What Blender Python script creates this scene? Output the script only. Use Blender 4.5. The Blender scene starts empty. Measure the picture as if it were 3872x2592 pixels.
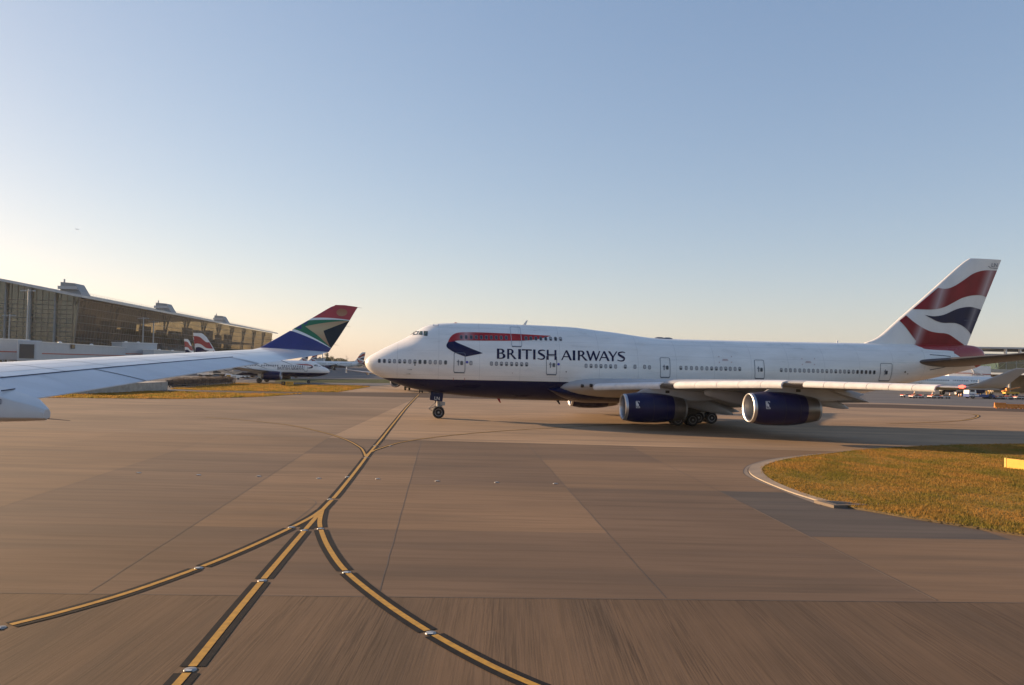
import bpy, bmesh, math, random
import numpy as np
from mathutils import Vector, Matrix
from mathutils.geometry import delaunay_2d_cdt

random.seed(7)
S = bpy.context.scene
COL = S.collection
PI = math.pi

# ------------------------------------------------------------------ camera
# surveyed from the picture: 18 mm lens on a 23.6 mm sensor, cabin window 5.6 m up
FPX, CAM_H, ROLL, RISE = 2953.2, 5.6, 0.023, 86.0
_p = math.atan(RISE / FPX)
FW = Vector((0, math.cos(_p), math.sin(_p)))
_r = Vector((1, 0, 0)); _u = _r.cross(FW)
RT = math.cos(ROLL) * _r + math.sin(ROLL) * _u
UP = -math.sin(ROLL) * _r + math.cos(ROLL) * _u
CP = Vector((0, 0, CAM_H))
cam_data = bpy.data.cameras.new('camera')
cam_data.lens = 18.0; cam_data.sensor_width = 23.6; cam_data.sensor_fit = 'HORIZONTAL'
cam_data.clip_start = 0.1; cam_data.clip_end = 30000
cam = bpy.data.objects.new('camera', cam_data)
COL.objects.link(cam)
M = Matrix((( RT.x, UP.x, -FW.x, CP.x), (RT.y, UP.y, -FW.y, CP.y), (RT.z, UP.z, -FW.z, CP.z), (0, 0, 0, 1)))
cam.matrix_world = M
S.camera = cam

# ------------------------------------------------------------------ light
SUN_ELEV = math.radians(12.0)
SUN_DIR = Vector((-0.913, 0.407, 0)).normalized()        # horizontal direction towards the sun
SUN_VEC = (SUN_DIR * math.cos(SUN_ELEV) + Vector((0, 0, math.sin(SUN_ELEV)))).normalized()
sun_data = bpy.data.lights.new('sun', 'SUN')
sun_data.energy = 5.0; sun_data.angle = math.radians(0.5); sun_data.color = (1.0, 0.69, 0.41)
sun = bpy.data.objects.new('sun', sun_data); COL.objects.link(sun)
sun.rotation_euler = SUN_VEC.to_track_quat('Z', 'Y').to_euler()
sun.location = SUN_VEC * 200
W = bpy.data.worlds.new('World'); S.world = W
W.use_nodes = True
_n = W.node_tree.nodes; _n.clear()
_o = _n.new('ShaderNodeOutputWorld'); _b = _n.new('ShaderNodeBackground'); _s = _n.new('ShaderNodeTexSky')
_s.sky_type = 'NISHITA'; _s.sun_disc = False
_s.sun_elevation = SUN_ELEV
_s.sun_rotation = math.atan2(SUN_DIR.x, SUN_DIR.y)
_s.altitude = 0; _s.air_density = 1.0; _s.dust_density = 0.6; _s.ozone_density = 0.5
STR = 0.12; EXPO = 1.2
def _vm(op, a, v):
    q = _n.new('ShaderNodeVectorMath'); q.operation = op; W.node_tree.links.new(a, q.inputs[0]); q.inputs[1].default_value = v; return q.outputs[0]
# softer contrast towards the sun, channel by channel, as the camera recorded it
_sp = _n.new('ShaderNodeSeparateColor'); _cb = _n.new('ShaderNodeCombineColor')
W.node_tree.links.new(_vm('MULTIPLY', _s.outputs[0], (STR,) * 3), _sp.inputs[0])
for _i, (_gm, _k) in enumerate(((.745, 1.04), (.645, .97), (.50, 1.005))):
    _m = _n.new('ShaderNodeMath'); _m.operation = 'POWER'; _m.inputs[1].default_value = _gm; W.node_tree.links.new(_sp.outputs[_i], _m.inputs[0])
    _q = _n.new('ShaderNodeMath'); _q.operation = 'MULTIPLY'; _q.inputs[1].default_value = _k / STR; W.node_tree.links.new(_m.outputs[0], _q.inputs[0]); W.node_tree.links.new(_q.outputs[0], _cb.inputs[_i])
W.node_tree.links.new(_cb.outputs[0], _b.inputs['Color'])
_b.inputs['Strength'].default_value = STR * 2 ** -EXPO
W.node_tree.links.new(_b.outputs[0], _o.inputs['Surface'])
S.render.engine = 'CYCLES'
S.view_settings.view_transform = 'Standard'; S.view_settings.look = 'None'
S.view_settings.gamma = 1.0; S.view_settings.exposure = EXPO

# ------------------------------------------------------------------ survey helpers (photo pixel -> place)
def ray(x, y): return (x - 1936) / FPX * RT - (y - 1296) / FPX * UP + FW
def G(x, y, z=0.0):
    d = ray(x, y); t = (z - CAM_H) / d.z
    return CP + d * t
def GP(x, y, z=0.0): return G(x * 1.6533, y * 1.6533, z)
def at_depth(x, y, depth):
    d = ray(x, y); return CP + d * (depth / d.y)
def Z(x0, y0, s): return lambda x, y: (x0 + x / s, y0 + y / s)
z3 = Z(1350, 1180, 3.563); z4 = Z(1650, 1180, 2.929); z5 = Z(2250, 1250, 2.929)
z6 = Z(2650, 1250, 2.929); z7 = Z(3172, 950, 2.413); z8 = Z(3372, 1250, 4.48)
z1 = Z(0, 1000, 2.413); z2 = Z(600, 1100, 2.756); z9 = Z(750, 1280, 4.686)

# ------------------------------------------------------------------ object helpers
def thing(name, label, cat, loc=(0, 0, 0), rz=0.0, group=None):
    o = bpy.data.objects.new(name, None); COL.objects.link(o)
    o.empty_display_size = 0.5
    o.location = loc; o.rotation_euler = (0, 0, rz)
    o['label'] = label; o['category'] = cat
    if group: o['group'] = group
    return o
def tag(o, label, cat, group=None):
    o['label'] = label; o['category'] = cat
    if group: o['group'] = group
    return o
def kind(o, k, label=None):
    o['kind'] = k
    if label: o['label'] = label
    return o
def copy_tree(o, parent=None):
    c = o.copy(); COL.objects.link(c)
    if parent is not None: c.parent = parent
    for ch in list(o.children): copy_tree(ch, c)
    return c

class MB:
    def __init__(s): s.v = []; s.f = []; s.m = []
    def poly(s, pts, m=0):
        b = len(s.v); s.v += [tuple(p) for p in pts]; s.f.append(tuple(range(b, b + len(pts)))); s.m.append(m); return s
    def faces(s, vs, fs, m=0):
        b = len(s.v); s.v += [tuple(p) for p in vs]
        for f in fs: s.f.append(tuple(i + b for i in f)); s.m.append(m)
        return s
    def box(s, c, d, rz=0.0, m=0, taper=1.0):
        cx, cy, cz = c; hx, hy, hz = d[0] / 2, d[1] / 2, d[2] / 2
        ca, sa = math.cos(rz), math.sin(rz); vs = []
        for k, q in ((-1, 1.0), (1, taper)):
            for i, j in ((-1, -1), (1, -1), (1, 1), (-1, 1)):
                x, y = i * hx * q, j * hy * q
                vs.append((cx + x * ca - y * sa, cy + x * sa + y * ca, cz + k * hz))
        return s.faces(vs, [(3, 2, 1, 0), (4, 5, 6, 7), (0, 1, 5, 4), (1, 2, 6, 5), (2, 3, 7, 6), (3, 0, 4, 7)], m)
    def tube(s, p, q, r, r2=None, n=10, m=0, caps=True):
        p, q = Vector(p), Vector(q); r2 = r if r2 is None else r2
        d = (q - p).normalized(); a = d.orthogonal().normalized(); b = d.cross(a); vs = []
        for c, rr in ((p, r), (q, r2)):
            for i in range(n):
                t = 2 * PI * i / n; vs.append(c + (a * math.cos(t) + b * math.sin(t)) * rr)
        fs = [(i, (i + 1) % n, n + (i + 1) % n, n + i) for i in range(n)]
        if caps: fs += [tuple(range(n - 1, -1, -1)), tuple(range(n, 2 * n))]
        return s.faces(vs, fs, m)
    def rings(s, rs, m=0, cap0=True, cap1=True):
        n = len(rs[0]); vs = [p for r in rs for p in r]; fs = []
        for k in range(len(rs) - 1):
            for i in range(n):
                fs.append((k * n + i, k * n + (i + 1) % n, (k + 1) * n + (i + 1) % n, (k + 1) * n + i))
        if cap0: fs.append(tuple(range(n - 1, -1, -1)))
        if cap1: fs.append(tuple((len(rs) - 1) * n + i for i in range(n)))
        return s.faces(vs, fs, m)
    def lathe(s, prof, c=(0, 0, 0), axis='x', n=32, m=0, closed=False, caps=True, tilt=0.0):
        c = Vector(c); rs = []
        for a, r in prof:
            ring = []
            for i in range(n):
                t = 2 * PI * i / n; p, q = r * math.cos(t), r * math.sin(t)
                if axis == 'x': ring.append((c.x + a, c.y + p, c.z + q - tilt * a))
                elif axis == 'y': ring.append((c.x + p, c.y + a, c.z + q))
                else: ring.append((c.x + p, c.y + q, c.z + a))
            rs.append(ring)
        if closed: rs.append(rs[0]); return s.rings(rs, m, False, False)
        return s.rings(rs, m, caps, caps)
    def prism(s, pts, z0, z1, m=0):
        n = len(pts); vs = [(p[0], p[1], z0) for p in pts] + [(p[0], p[1], z1) for p in pts]
        fs = [(i, (i + 1) % n, n + (i + 1) % n, n + i) for i in range(n)] + [tuple(range(n - 1, -1, -1)), tuple(range(n, 2 * n))]
        return s.faces(vs, fs, m)
    def build(s, name, mats, parent=None, smooth=False, auto=None, bevel=0.0):
        me = bpy.data.meshes.new(name); me.from_pydata(s.v, [], s.f)
        if not isinstance(mats, (list, tuple)): mats = [mats]
        for k in mats: me.materials.append(k)
        if len(mats) > 1: me.polygons.foreach_set('material_index', s.m)
        bm = bmesh.new(); bm.from_mesh(me); bmesh.ops.recalc_face_normals(bm, faces=bm.faces); bm.to_mesh(me); bm.free()
        if smooth or auto:
            me.polygons.foreach_set('use_smooth', [True] * len(me.polygons))
            if auto: me.set_sharp_from_angle(angle=math.radians(auto))
        o = bpy.data.objects.new(name, me); COL.objects.link(o)
        if parent is not None: o.parent = parent
        if bevel:
            b = o.modifiers.new('bevel', 'BEVEL'); b.width = bevel; b.segments = 2; b.limit_method = 'ANGLE'; b.angle_limit = math.radians(40)
        return o

# ------------------------------------------------------------------ materials
def new_mat(name):
    m = bpy.data.materials.new(name); m.use_nodes = True
    nt = m.node_tree; b = nt.nodes['Principled BSDF']
    return m, nt, b
def node(nt, t, **kw):
    n = nt.nodes.new(t)
    for k, v in kw.items():
        if hasattr(n, k): setattr(n, k, v)
        else: n.inputs[k].default_value = v
    return n
def math_n(nt, op, a, b=None, c=None, clamp=False):
    n = nt.nodes.new('ShaderNodeMath'); n.operation = op; n.use_clamp = clamp
    for i, v in enumerate((a, b, c)):
        if v is None: continue
        if isinstance(v, (int, float)): n.inputs[i].default_value = v
        else: nt.links.new(v, n.inputs[i])
    return n.outputs[0]
def mix_c(nt, fac, a, b, blend='MIX'):
    n = nt.nodes.new('ShaderNodeMix'); n.data_type = 'RGBA'; n.blend_type = blend
    for sock, v in ((n.inputs[0], fac), (n.inputs[6], a), (n.inputs[7], b)):
        if isinstance(v, (int, float)): sock.default_value = v
        elif isinstance(v, tuple): sock.default_value = (*v[:3], 1)
        else: nt.links.new(v, sock)
    return n.outputs[2]
def ramp(nt, v, lo, hi):
    n = nt.nodes.new('ShaderNodeMapRange'); n.inputs[1].default_value = lo; n.inputs[2].default_value = hi
    nt.links.new(v, n.inputs[0]); return n.outputs[0]
def noise(nt, vec, scale, detail=4, rough=.55):
    n = nt.nodes.new('ShaderNodeTexNoise'); n.inputs['Scale'].default_value = scale; n.inputs['Detail'].default_value = detail
    n.inputs['Roughness'].default_value = rough; nt.links.new(vec, n.inputs['Vector']); return n.outputs[0]
def coords(nt, scale=(1, 1, 1), rot=0.0, src='Object'):
    t = nt.nodes.new('ShaderNodeTexCoord'); mp = nt.nodes.new('ShaderNodeMapping')
    mp.inputs['Scale'].default_value = scale; mp.inputs['Rotation'].default_value = (0, 0, rot)
    nt.links.new(t.outputs[src], mp.inputs['Vector']); return mp.outputs[0]
def mat(name, col, rough=.5, metal=0.0, var=.12, scale=1.5, stretch=(1, 1, 1), bump=0.0, coat=0.0, emit=None, spec=.5, alpha=None):
    m, nt, b = new_mat(name)
    vec = coords(nt, stretch); n = noise(nt, vec, scale, 5)
    c = mix_c(nt, ramp(nt, n, .3, .7), tuple(k * (1 - var) for k in col), tuple(min(1, k * (1 + var)) for k in col))
    nt.links.new(c, b.inputs['Base Color'])
    b.inputs['Metallic'].default_value = metal
    nt.links.new(math_n(nt, 'MULTIPLY_ADD', n, rough * .3, rough * .85), b.inputs['Roughness'])
    b.inputs['Specular IOR Level'].default_value = spec
    if coat: b.inputs['Coat Weight'].default_value = coat; b.inputs['Coat Roughness'].default_value = .12
    if bump:
        bp = nt.nodes.new('ShaderNodeBump'); bp.inputs['Strength'].default_value = bump; bp.inputs['Distance'].default_value = .02
        nt.links.new(n, bp.inputs['Height']); nt.links.new(bp.outputs[0], b.inputs['Normal'])
    if emit:
        b.inputs['Emission Color'].default_value = (*emit[:3], 1); b.inputs['Emission Strength'].default_value = emit[3]
    return m
NAVY = (.012, .016, .06); RED = (.36, .025, .03); WHITE = (.74, .74, .73)
MT = {}
MT['navy'] = mat('navy_paint', (.006, .008, .050), .38, var=.15, scale=.8, spec=.22)
MT['red'] = mat('red_paint', RED, .35, var=.1, spec=.35)
MT['white'] = mat('white_paint', WHITE, .32, var=.05, coat=.3)
MT['grey_wing'] = mat('grey_wing_paint', (.34, .35, .37), .38, var=.1, scale=.6)
MT['slat'] = mat('leading_edge_paint', (.64, .64, .65), .36, var=.09, scale=2, coat=.15)
MT['metal'] = mat('polished_metal', (.46, .46, .48), .42, metal=1.0, var=.1)
MT['nozzle'] = mat('burnt_nozzle_metal', (.17, .16, .155), .38, metal=.8, var=.2)
MT['fan'] = mat('fan_dark_metal', (.03, .03, .035), .35, metal=.5)
MT['tyre'] = mat('tyre_rubber', (.014, .014, .015), .8, var=.2, scale=8)
MT['rim'] = mat('wheel_rim', (.22, .22, .23), .4, metal=.5)
MT['strut'] = mat('gear_strut_grey', (.3, .3, .3), .42, metal=.4)
MT['darkgear'] = mat('gear_bay_dark', (.05, .045, .04), .6, var=.4, scale=6)
MT['frame'] = mat('door_outline_grey', (.12, .14, .18), .5)
MT['pane'] = mat('cabin_window_glass', (.05, .06, .07), .12, var=.2)
MT['blind'] = mat('cabin_window_blind', (.34, .35, .36), .25, var=.1)
MT['halfblind'] = mat('cabin_window_half', (.17, .18, .19), .2, var=.2)
MT['wrim'] = mat('cabin_window_rim', (.15, .16, .19), .4)
MT['cockpit'] = mat('cockpit_glass', (.06, .10, .10), .06, var=.2)
MT['navlight'] = mat('red_lamp', (.8, .05, .03), .3, emit=(1, .05, .03, 4))
MT['black'] = mat('black_paint', (.012, .012, .013), .45)
MT['yellow'] = mat('yellow_paint', (.62, .34, .03), .5, var=.12)
MT['orange'] = mat('orange_plastic', (.62, .2, .02), .5, var=.12)
MT['steel'] = mat('galvanised_steel', (.36, .38, .4), .42, metal=.5, var=.12)
MT['concrete_block'] = mat('cast_concrete', (.33, .31, .28), .85, var=.25, scale=1.2, bump=.3)
MT['darksteel'] = mat('dark_steel', (.06, .065, .07), .5, metal=.3)

# ------------------------------------------------------------------ evening haze over the airfield
def add_haze(density):
    m = bpy.data.materials.new('evening_haze'); m.use_nodes = True; nt = m.node_tree; nt.nodes.remove(nt.nodes['Principled BSDF'])
    v = nt.nodes.new('ShaderNodeVolumePrincipled'); v.inputs['Color'].default_value = (.95, .93, .90, 1); v.inputs['Density'].default_value = density; v.inputs['Anisotropy'].default_value = .2
    nt.links.new(v.outputs[0], nt.nodes['Material Output'].inputs['Volume'])
    MB().box((100, 700, 29.5), (1900, 1700, 61)).build('haze', m)['kind'] = 'stuff'
# ------------------------------------------------------------------ aircraft toolkit
# plane axes: x aft from the nose, y to starboard, z up from the ground
def pchip(xs, ys):
    xs = np.asarray(xs, float); ys = np.asarray(ys, float); h = np.diff(xs); d = np.diff(ys) / h; n = len(xs); s = np.zeros(n)
    for i in range(1, n - 1):
        if d[i - 1] * d[i] > 0:
            a = 2 * h[i] + h[i - 1]; b = h[i] + 2 * h[i - 1]; s[i] = (a + b) / (a / d[i - 1] + b / d[i])
    s[0], s[-1] = d[0], d[-1]
    def f(x):
        x = np.clip(np.asarray(x, float), xs[0], xs[-1]); i = np.clip(np.searchsorted(xs, x) - 1, 0, n - 2)
        t = (x - xs[i]) / h[i]; t2, t3 = t * t, t * t * t
        return (2 * t3 - 3 * t2 + 1) * ys[i] + (t3 - 2 * t2 + t) * h[i] * s[i] + (3 * t2 - 2 * t3) * ys[i + 1] + (t3 - t2) * h[i] * s[i + 1]
    return f
class Fuselage:
    def __init__(s, top, bot, wid, mid, q):
        s.top, s.bot, s.wid, s.mid, s.q = pchip(*zip(*top)), pchip(*zip(*bot)), pchip(*zip(*wid)), pchip(*zip(*mid)), pchip(*zip(*q))
    def half(s, u, z):
        zt, zb, w, q = s.top(u), s.bot(u), s.wid(u), s.q(u); zc = zb + (zt - zb) * s.mid(u)
        t = np.where(z > zc, (z - zc) / np.maximum(zt - zc, 1e-3), (zc - z) / np.maximum(zc - zb, 1e-3))
        e = np.where(z > zc, q, .5)
        return w * np.power(np.maximum(1 - np.clip(t, 0, .9995) ** 2, 0), e)
    def ring(s, u, n=48):
        zt, zb, w, q = float(s.top(u)), float(s.bot(u)), float(s.wid(u)), float(s.q(u)); zc = zb + (zt - zb) * float(s.mid(u)); out = []
        for i in range(n):
            a = 2 * PI * i / n - PI / 2; sn, cs = math.sin(a), math.cos(a)
            y = w * math.copysign(abs(cs) ** (2 * q if sn > 0 else 1.0), cs)
            out.append((u, y, zc + (zt - zc) * sn if sn > 0 else zc + (zc - zb) * sn))
        return out
    def mesh(s, name, us, m, parent, n=48):
        mb = MB(); mb.rings([s.ring(u, n) for u in us])
        return mb.build(name, m, parent, smooth=True)
def inside(px, py, loop):
    x = np.array([p[0] for p in loop]); y = np.array([p[1] for p in loop]); x2, y2 = np.roll(x, -1), np.roll(y, -1); r = False
    for a, b, c, d in zip(x, y, x2, y2):
        if (b > py) != (d > py) and px < (c - a) * (py - b) / (d - b) + a: r = not r
    return r
def fill(glyphs, step=None):
    """glyphs: list of (outer, [holes]) loops in a plane -> triangulation of their union"""
    vs, es = [], []
    def add(loop):
        b = len(vs)
        if step:
            L = [Vector((p[0], p[1])) for p in loop]; loop = []
            for p, q in zip(L, L[1:] + L[:1]):
                n = max(1, int((q - p).length / step + .5)); loop += [p.lerp(q, i / n) for i in range(n)]
        for i, p in enumerate(loop): vs.append(Vector((p[0], p[1]))); es.append((b + i, b + (i + 1) % len(loop)))
    for o, hs in glyphs:
        add(o)
        for h in hs: add(h)
    xs = [v.x for v in vs]; ys = [v.y for v in vs]
    if step:
        gx = np.arange(min(xs) + step * .37, max(xs), step); gy = np.arange(min(ys) + step * .41, max(ys), step)
        for a in gx:
            for b in gy:
                if any(inside(a, b, o) for o, _ in glyphs): vs.append(Vector((a, b)))
    V, E, F, *_ = delaunay_2d_cdt(vs, es, [], 0, 1e-5)
    fs = []
    for f in F:
        cx = sum(V[i].x for i in f) / len(f); cy = sum(V[i].y for i in f) / len(f)
        for o, hs in glyphs:
            if inside(cx, cy, o) and not any(inside(cx, cy, h) for h in hs): fs.append(tuple(f)); break
    used = sorted({i for f in fs for i in f}); ix = {j: i for i, j in enumerate(used)}
    return [(V[i].x, V[i].y) for i in used], [tuple(ix[i] for i in f) for f in fs]
def on_hull(mb, fus, glyphs, side, off, step=None, m=0):
    V, F = fill(glyphs, step)
    if not V: return mb
    u = np.array([p[0] for p in V]); z = np.array([p[1] for p in V])
    y = side * (fus.half(u, z) + off)
    return mb.faces(list(zip(u, y, z)), F, m)
def arc(cx, cy, rx, ry, a0, a1, n=10):
    return [(cx + rx * math.cos(math.radians(a0 + (a1 - a0) * i / n)), cy + ry * math.sin(math.radians(a0 + (a1 - a0) * i / n))) for i in range(n + 1)]
def rrect(x0, z0, x1, z1, r, n=4):
    return arc(x1 - r, z1 - r, r, r, 0, 90, n) + arc(x0 + r, z1 - r, r, r, 90, 180, n) + arc(x0 + r, z0 + r, r, r, 180, 270, n) + arc(x1 - r, z0 + r, r, r, 270, 360, n)
def smooth_line(pts, per=6, closed=False):
    P = [Vector(p) for p in pts]; out = []; n = len(P)
    for i in range(n - 1):
        p0 = P[max(i - 1, 0)]; p1 = P[i]; p2 = P[i + 1]; p3 = P[min(i + 2, n - 1)]
        for k in range(per):
            t = k / per
            out.append(.5 * ((2 * p1) + (p2 - p0) * t + (2 * p0 - 5 * p1 + 4 * p2 - p3) * t * t + (3 * p1 - p0 - 3 * p2 + p3) * t ** 3))
    out.append(P[-1]); return out
def stroke(spine, w):
    L = smooth_line(spine, 5); n = len(L); a, b = [], []
    for i, p in enumerate(L):
        d = (L[min(i + 1, n - 1)] - L[max(i - 1, 0)]).normalized(); nrm = Vector((-d.y, d.x)); f = i / (n - 1)
        ww = np.interp(f, np.linspace(0, 1, len(w)), w) / 2
        a.append(tuple(p + nrm * ww)); b.append(tuple(p - nrm * ww))
    return a + b[::-1]
GLYPH = {
 'B': [([(0, 0), (0, 1), (.32, 1)] + arc(.33, .765, .30, .235, 88, -70) + arc(.36, .285, .36, .285, 78, -90) + [(.2, 0)],
        [[(.2, .9), (.3, .9)] + arc(.31, .755, .12, .145, 88, -88) + [(.2, .6)], [(.2, .5), (.34, .5)] + arc(.34, .3, .16, .2, 88, -88) + [(.2, .1)]])],
 'R': [([(0, 0), (0, 1), (.32, 1)] + arc(.33, .735, .31, .265, 88, -62) + [(.95, 0), (.70, 0), (.34, .44), (.2, .44), (.2, 0)],
        [[(.2, .9), (.3, .9)] + arc(.31, .735, .13, .165, 88, -88) + [(.2, .55)]])],
 'I': [([(0, 0), (.03, .5), (0, 1), (.9, 1), (.87, .5), (.9, 0)], [])],
 'T': [([(0, 1.0), (.0, .86), (.41, .88), (.41, 0), (.62, 0), (.62, .88), (1, .86), (1, 1.0)], [])],
 'S': [(stroke([(.93, .90), (.62, .955), (.22, .86), (.2, .68), (.5, .52), (.82, .34), (.76, .12), (.42, .045), (.04, .12)], [.08, .11, .17, .22, .24, .22, .17, .11, .09]), [])],
 'H': [([(0, 0), (0, 1), (.2, 1), (.2, .57), (.78, .57), (.78, 1), (.98, 1), (.98, 0), (.78, 0), (.78, .47), (.2, .47), (.2, 0)], [])],
 'A': [([(0, 0), (.42, 1), (.56, 1), (1, 0), (.79, 0), (.66, .30), (.24, .30), (.12, 0)], [[(.28, .40), (.62, .40), (.45, .80)]])],
 'W': [([(0, 1), (.25, 0), (.34, 0), (.51, .66), (.66, 0), (.75, 0), (1, 1), (.91, 1), (.72, .3), (.57, 1), (.47, 1), (.31, .3), (.15, 1)], [])],
 'Y': [([(0, 1), (.40, .42), (.40, 0), (.61, 0), (.61, .42), (1, 1), (.87, 1), (.54, .53), (.24, 1)], [])],
}
for _k, _g in GLYPH.items():      # every letter fills its own width
    _a = min(p[0] for o, _ in _g for p in o); _b2 = max(p[0] for o, _ in _g for p in o); _f = lambda L: [((p[0] - _a) / (_b2 - _a), p[1]) for p in L]
    GLYPH[_k] = [(_f(o), [_f(h) for h in hs]) for o, hs in _g]
def foil(LE, TE, up, t, n=12, camber=.0):
    LE, TE, up = Vector(LE), Vector(TE), Vector(up); c = (TE - LE).length
    ss = [(1 - math.cos(PI * i / n)) / 2 for i in range(n + 1)]
    th = lambda s: 5 * t * c * (.2969 * math.sqrt(s) - .126 * s - .3516 * s * s + .2843 * s ** 3 - .1036 * s ** 4)
    cam_ = lambda s: camber * c * 4 * s * (1 - s)
    top = [LE + (TE - LE) * s + up * (th(s) + cam_(s)) for s in ss]
    bot = [LE + (TE - LE) * s + up * (-th(s) + cam_(s)) for s in ss[1:-1]]
    return top + bot[::-1]
def loft(name, secs, up, m, parent, n=12):
    mb = MB(); mb.rings([foil(a, b, up, t, n, cb) for a, b, t, cb in secs])
    return mb.build(name, m, parent, auto=50)
def hull_mat(name, zline, uend, slope, tail=None, ring=4.06, umax=70, ring0=.6):
    """white over navy hull with faint panel joints, grime, and the red tail sweep where tail=(zs, us) is given"""
    m, nt, b = new_mat(name)
    tc = nt.nodes.new('ShaderNodeTexCoord'); sp = nt.nodes.new('ShaderNodeSeparateXYZ'); nt.links.new(tc.outputs['Object'], sp.inputs[0])
    u, y, z = sp.outputs
    n1 = noise(nt, coords(nt, (.25, 1, 1)), 1.1, 6); n2 = noise(nt, coords(nt, (1, 1, 1)), 7, 5)
    base = mix_c(nt, ramp(nt, n1, .3, .75), (.67, .67, .655), (.81, .81, .795))
    base = mix_c(nt, math_n(nt, 'MULTIPLY', ramp(nt, n2, .55, .75), .12), base, (.42, .40, .37))
    # frames and lap joints
    fr = math_n(nt, 'FRACT', math_n(nt, 'DIVIDE', math_n(nt, 'ADD', u, ring0), ring))
    ln = math_n(nt, 'LESS_THAN', fr, .045 / ring)
    fz = math_n(nt, 'FRACT', math_n(nt, 'MULTIPLY', math_n(nt, 'ADD', z, .37), .83))
    ln2 = math_n(nt, 'LESS_THAN', fz, .022)
    base = mix_c(nt, math_n(nt, 'MULTIPLY', math_n(nt, 'MAXIMUM', ln, ln2), .30), base, (.25, .26, .28))
    over = math_n(nt, 'MULTIPLY', math_n(nt, 'MAXIMUM', math_n(nt, 'SUBTRACT', u, uend), 0.0), slope)
    belly = math_n(nt, 'LESS_THAN', z, math_n(nt, 'SUBTRACT', zline, over))
    navy = mix_c(nt, ramp(nt, n1, .3, .7), (.008, .011, .046), (.013, .017, .064))
    col = mix_c(nt, belly, base, navy)
    if tail:
        zs, us = tail; z0, z1 = min(zs), max(zs)
        fc = nt.nodes.new('ShaderNodeFloatCurve'); cv = fc.mapping.curves[0]
        pts = sorted(((zz - z0) / (z1 - z0), uu / umax) for zz, uu in zip(zs, us))
        cv.points[0].location = pts[0]; cv.points[1].location = pts[-1]
        for p in pts[1:-1]: cv.points.new(*p)
        fc.mapping.update()
        nt.links.new(ramp(nt, z, z0, z1), fc.inputs['Value'])
        red = math_n(nt, 'GREATER_THAN', u, math_n(nt, 'MULTIPLY', fc.outputs[0], umax))
        col = mix_c(nt, red, col, mix_c(nt, n1, (.27, .016, .02), (.36, .026, .03)))
    nt.links.new(col, b.inputs['Base Color'])
    nt.links.new(math_n(nt, 'MULTIPLY_ADD', n1, .2, .2), b.inputs['Roughness'])
    cw = math_n(nt, 'MULTIPLY', math_n(nt, 'SUBTRACT', 1.0, belly), .25); nt.links.new(cw, b.inputs['Coat Weight']); b.inputs['Coat Roughness'].default_value = .15
    nt.links.new(math_n(nt, 'MULTIPLY_ADD', belly, -.38, .5), b.inputs['Specular IOR Level'])
    return m
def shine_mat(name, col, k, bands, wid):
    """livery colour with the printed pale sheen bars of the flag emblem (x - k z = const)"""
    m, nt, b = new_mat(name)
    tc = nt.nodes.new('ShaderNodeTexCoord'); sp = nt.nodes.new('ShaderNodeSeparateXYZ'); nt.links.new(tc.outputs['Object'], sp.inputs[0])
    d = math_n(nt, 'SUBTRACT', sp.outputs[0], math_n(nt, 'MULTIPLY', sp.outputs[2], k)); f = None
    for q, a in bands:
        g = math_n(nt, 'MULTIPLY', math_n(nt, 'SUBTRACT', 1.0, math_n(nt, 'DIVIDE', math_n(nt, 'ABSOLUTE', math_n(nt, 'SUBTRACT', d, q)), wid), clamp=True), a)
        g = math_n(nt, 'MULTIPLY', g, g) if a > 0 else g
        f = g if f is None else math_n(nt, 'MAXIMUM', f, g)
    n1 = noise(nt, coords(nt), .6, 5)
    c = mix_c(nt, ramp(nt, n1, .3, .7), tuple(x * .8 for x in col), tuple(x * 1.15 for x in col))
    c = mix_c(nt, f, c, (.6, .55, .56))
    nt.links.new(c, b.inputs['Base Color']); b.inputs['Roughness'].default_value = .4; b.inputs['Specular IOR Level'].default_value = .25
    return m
def wheel(parent, c, r, w, name='wheel'):
    mb = MB(); x, y, z = c
    mb.lathe([(-w * .36, r * .62), (-w * .48, r * .86), (-w * .36, r * .97), (0, r), (w * .36, r * .97), (w * .48, r * .86), (w * .36, r * .62)], c, 'y', 28)
    o = mb.build(name, MT['tyre'], parent, auto=40)
    h = MB()
    for s in (-1, 1):
        h.lathe([(s * w * .30, r * .64), (s * w * .40, r * .60), (s * w * .30, r * .42), (s * w * .33, r * .2), (s * w * .42, r * .1)], c, 'y', 20)
    h.build('rim', MT['rim'], o, auto=30); return o
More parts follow.
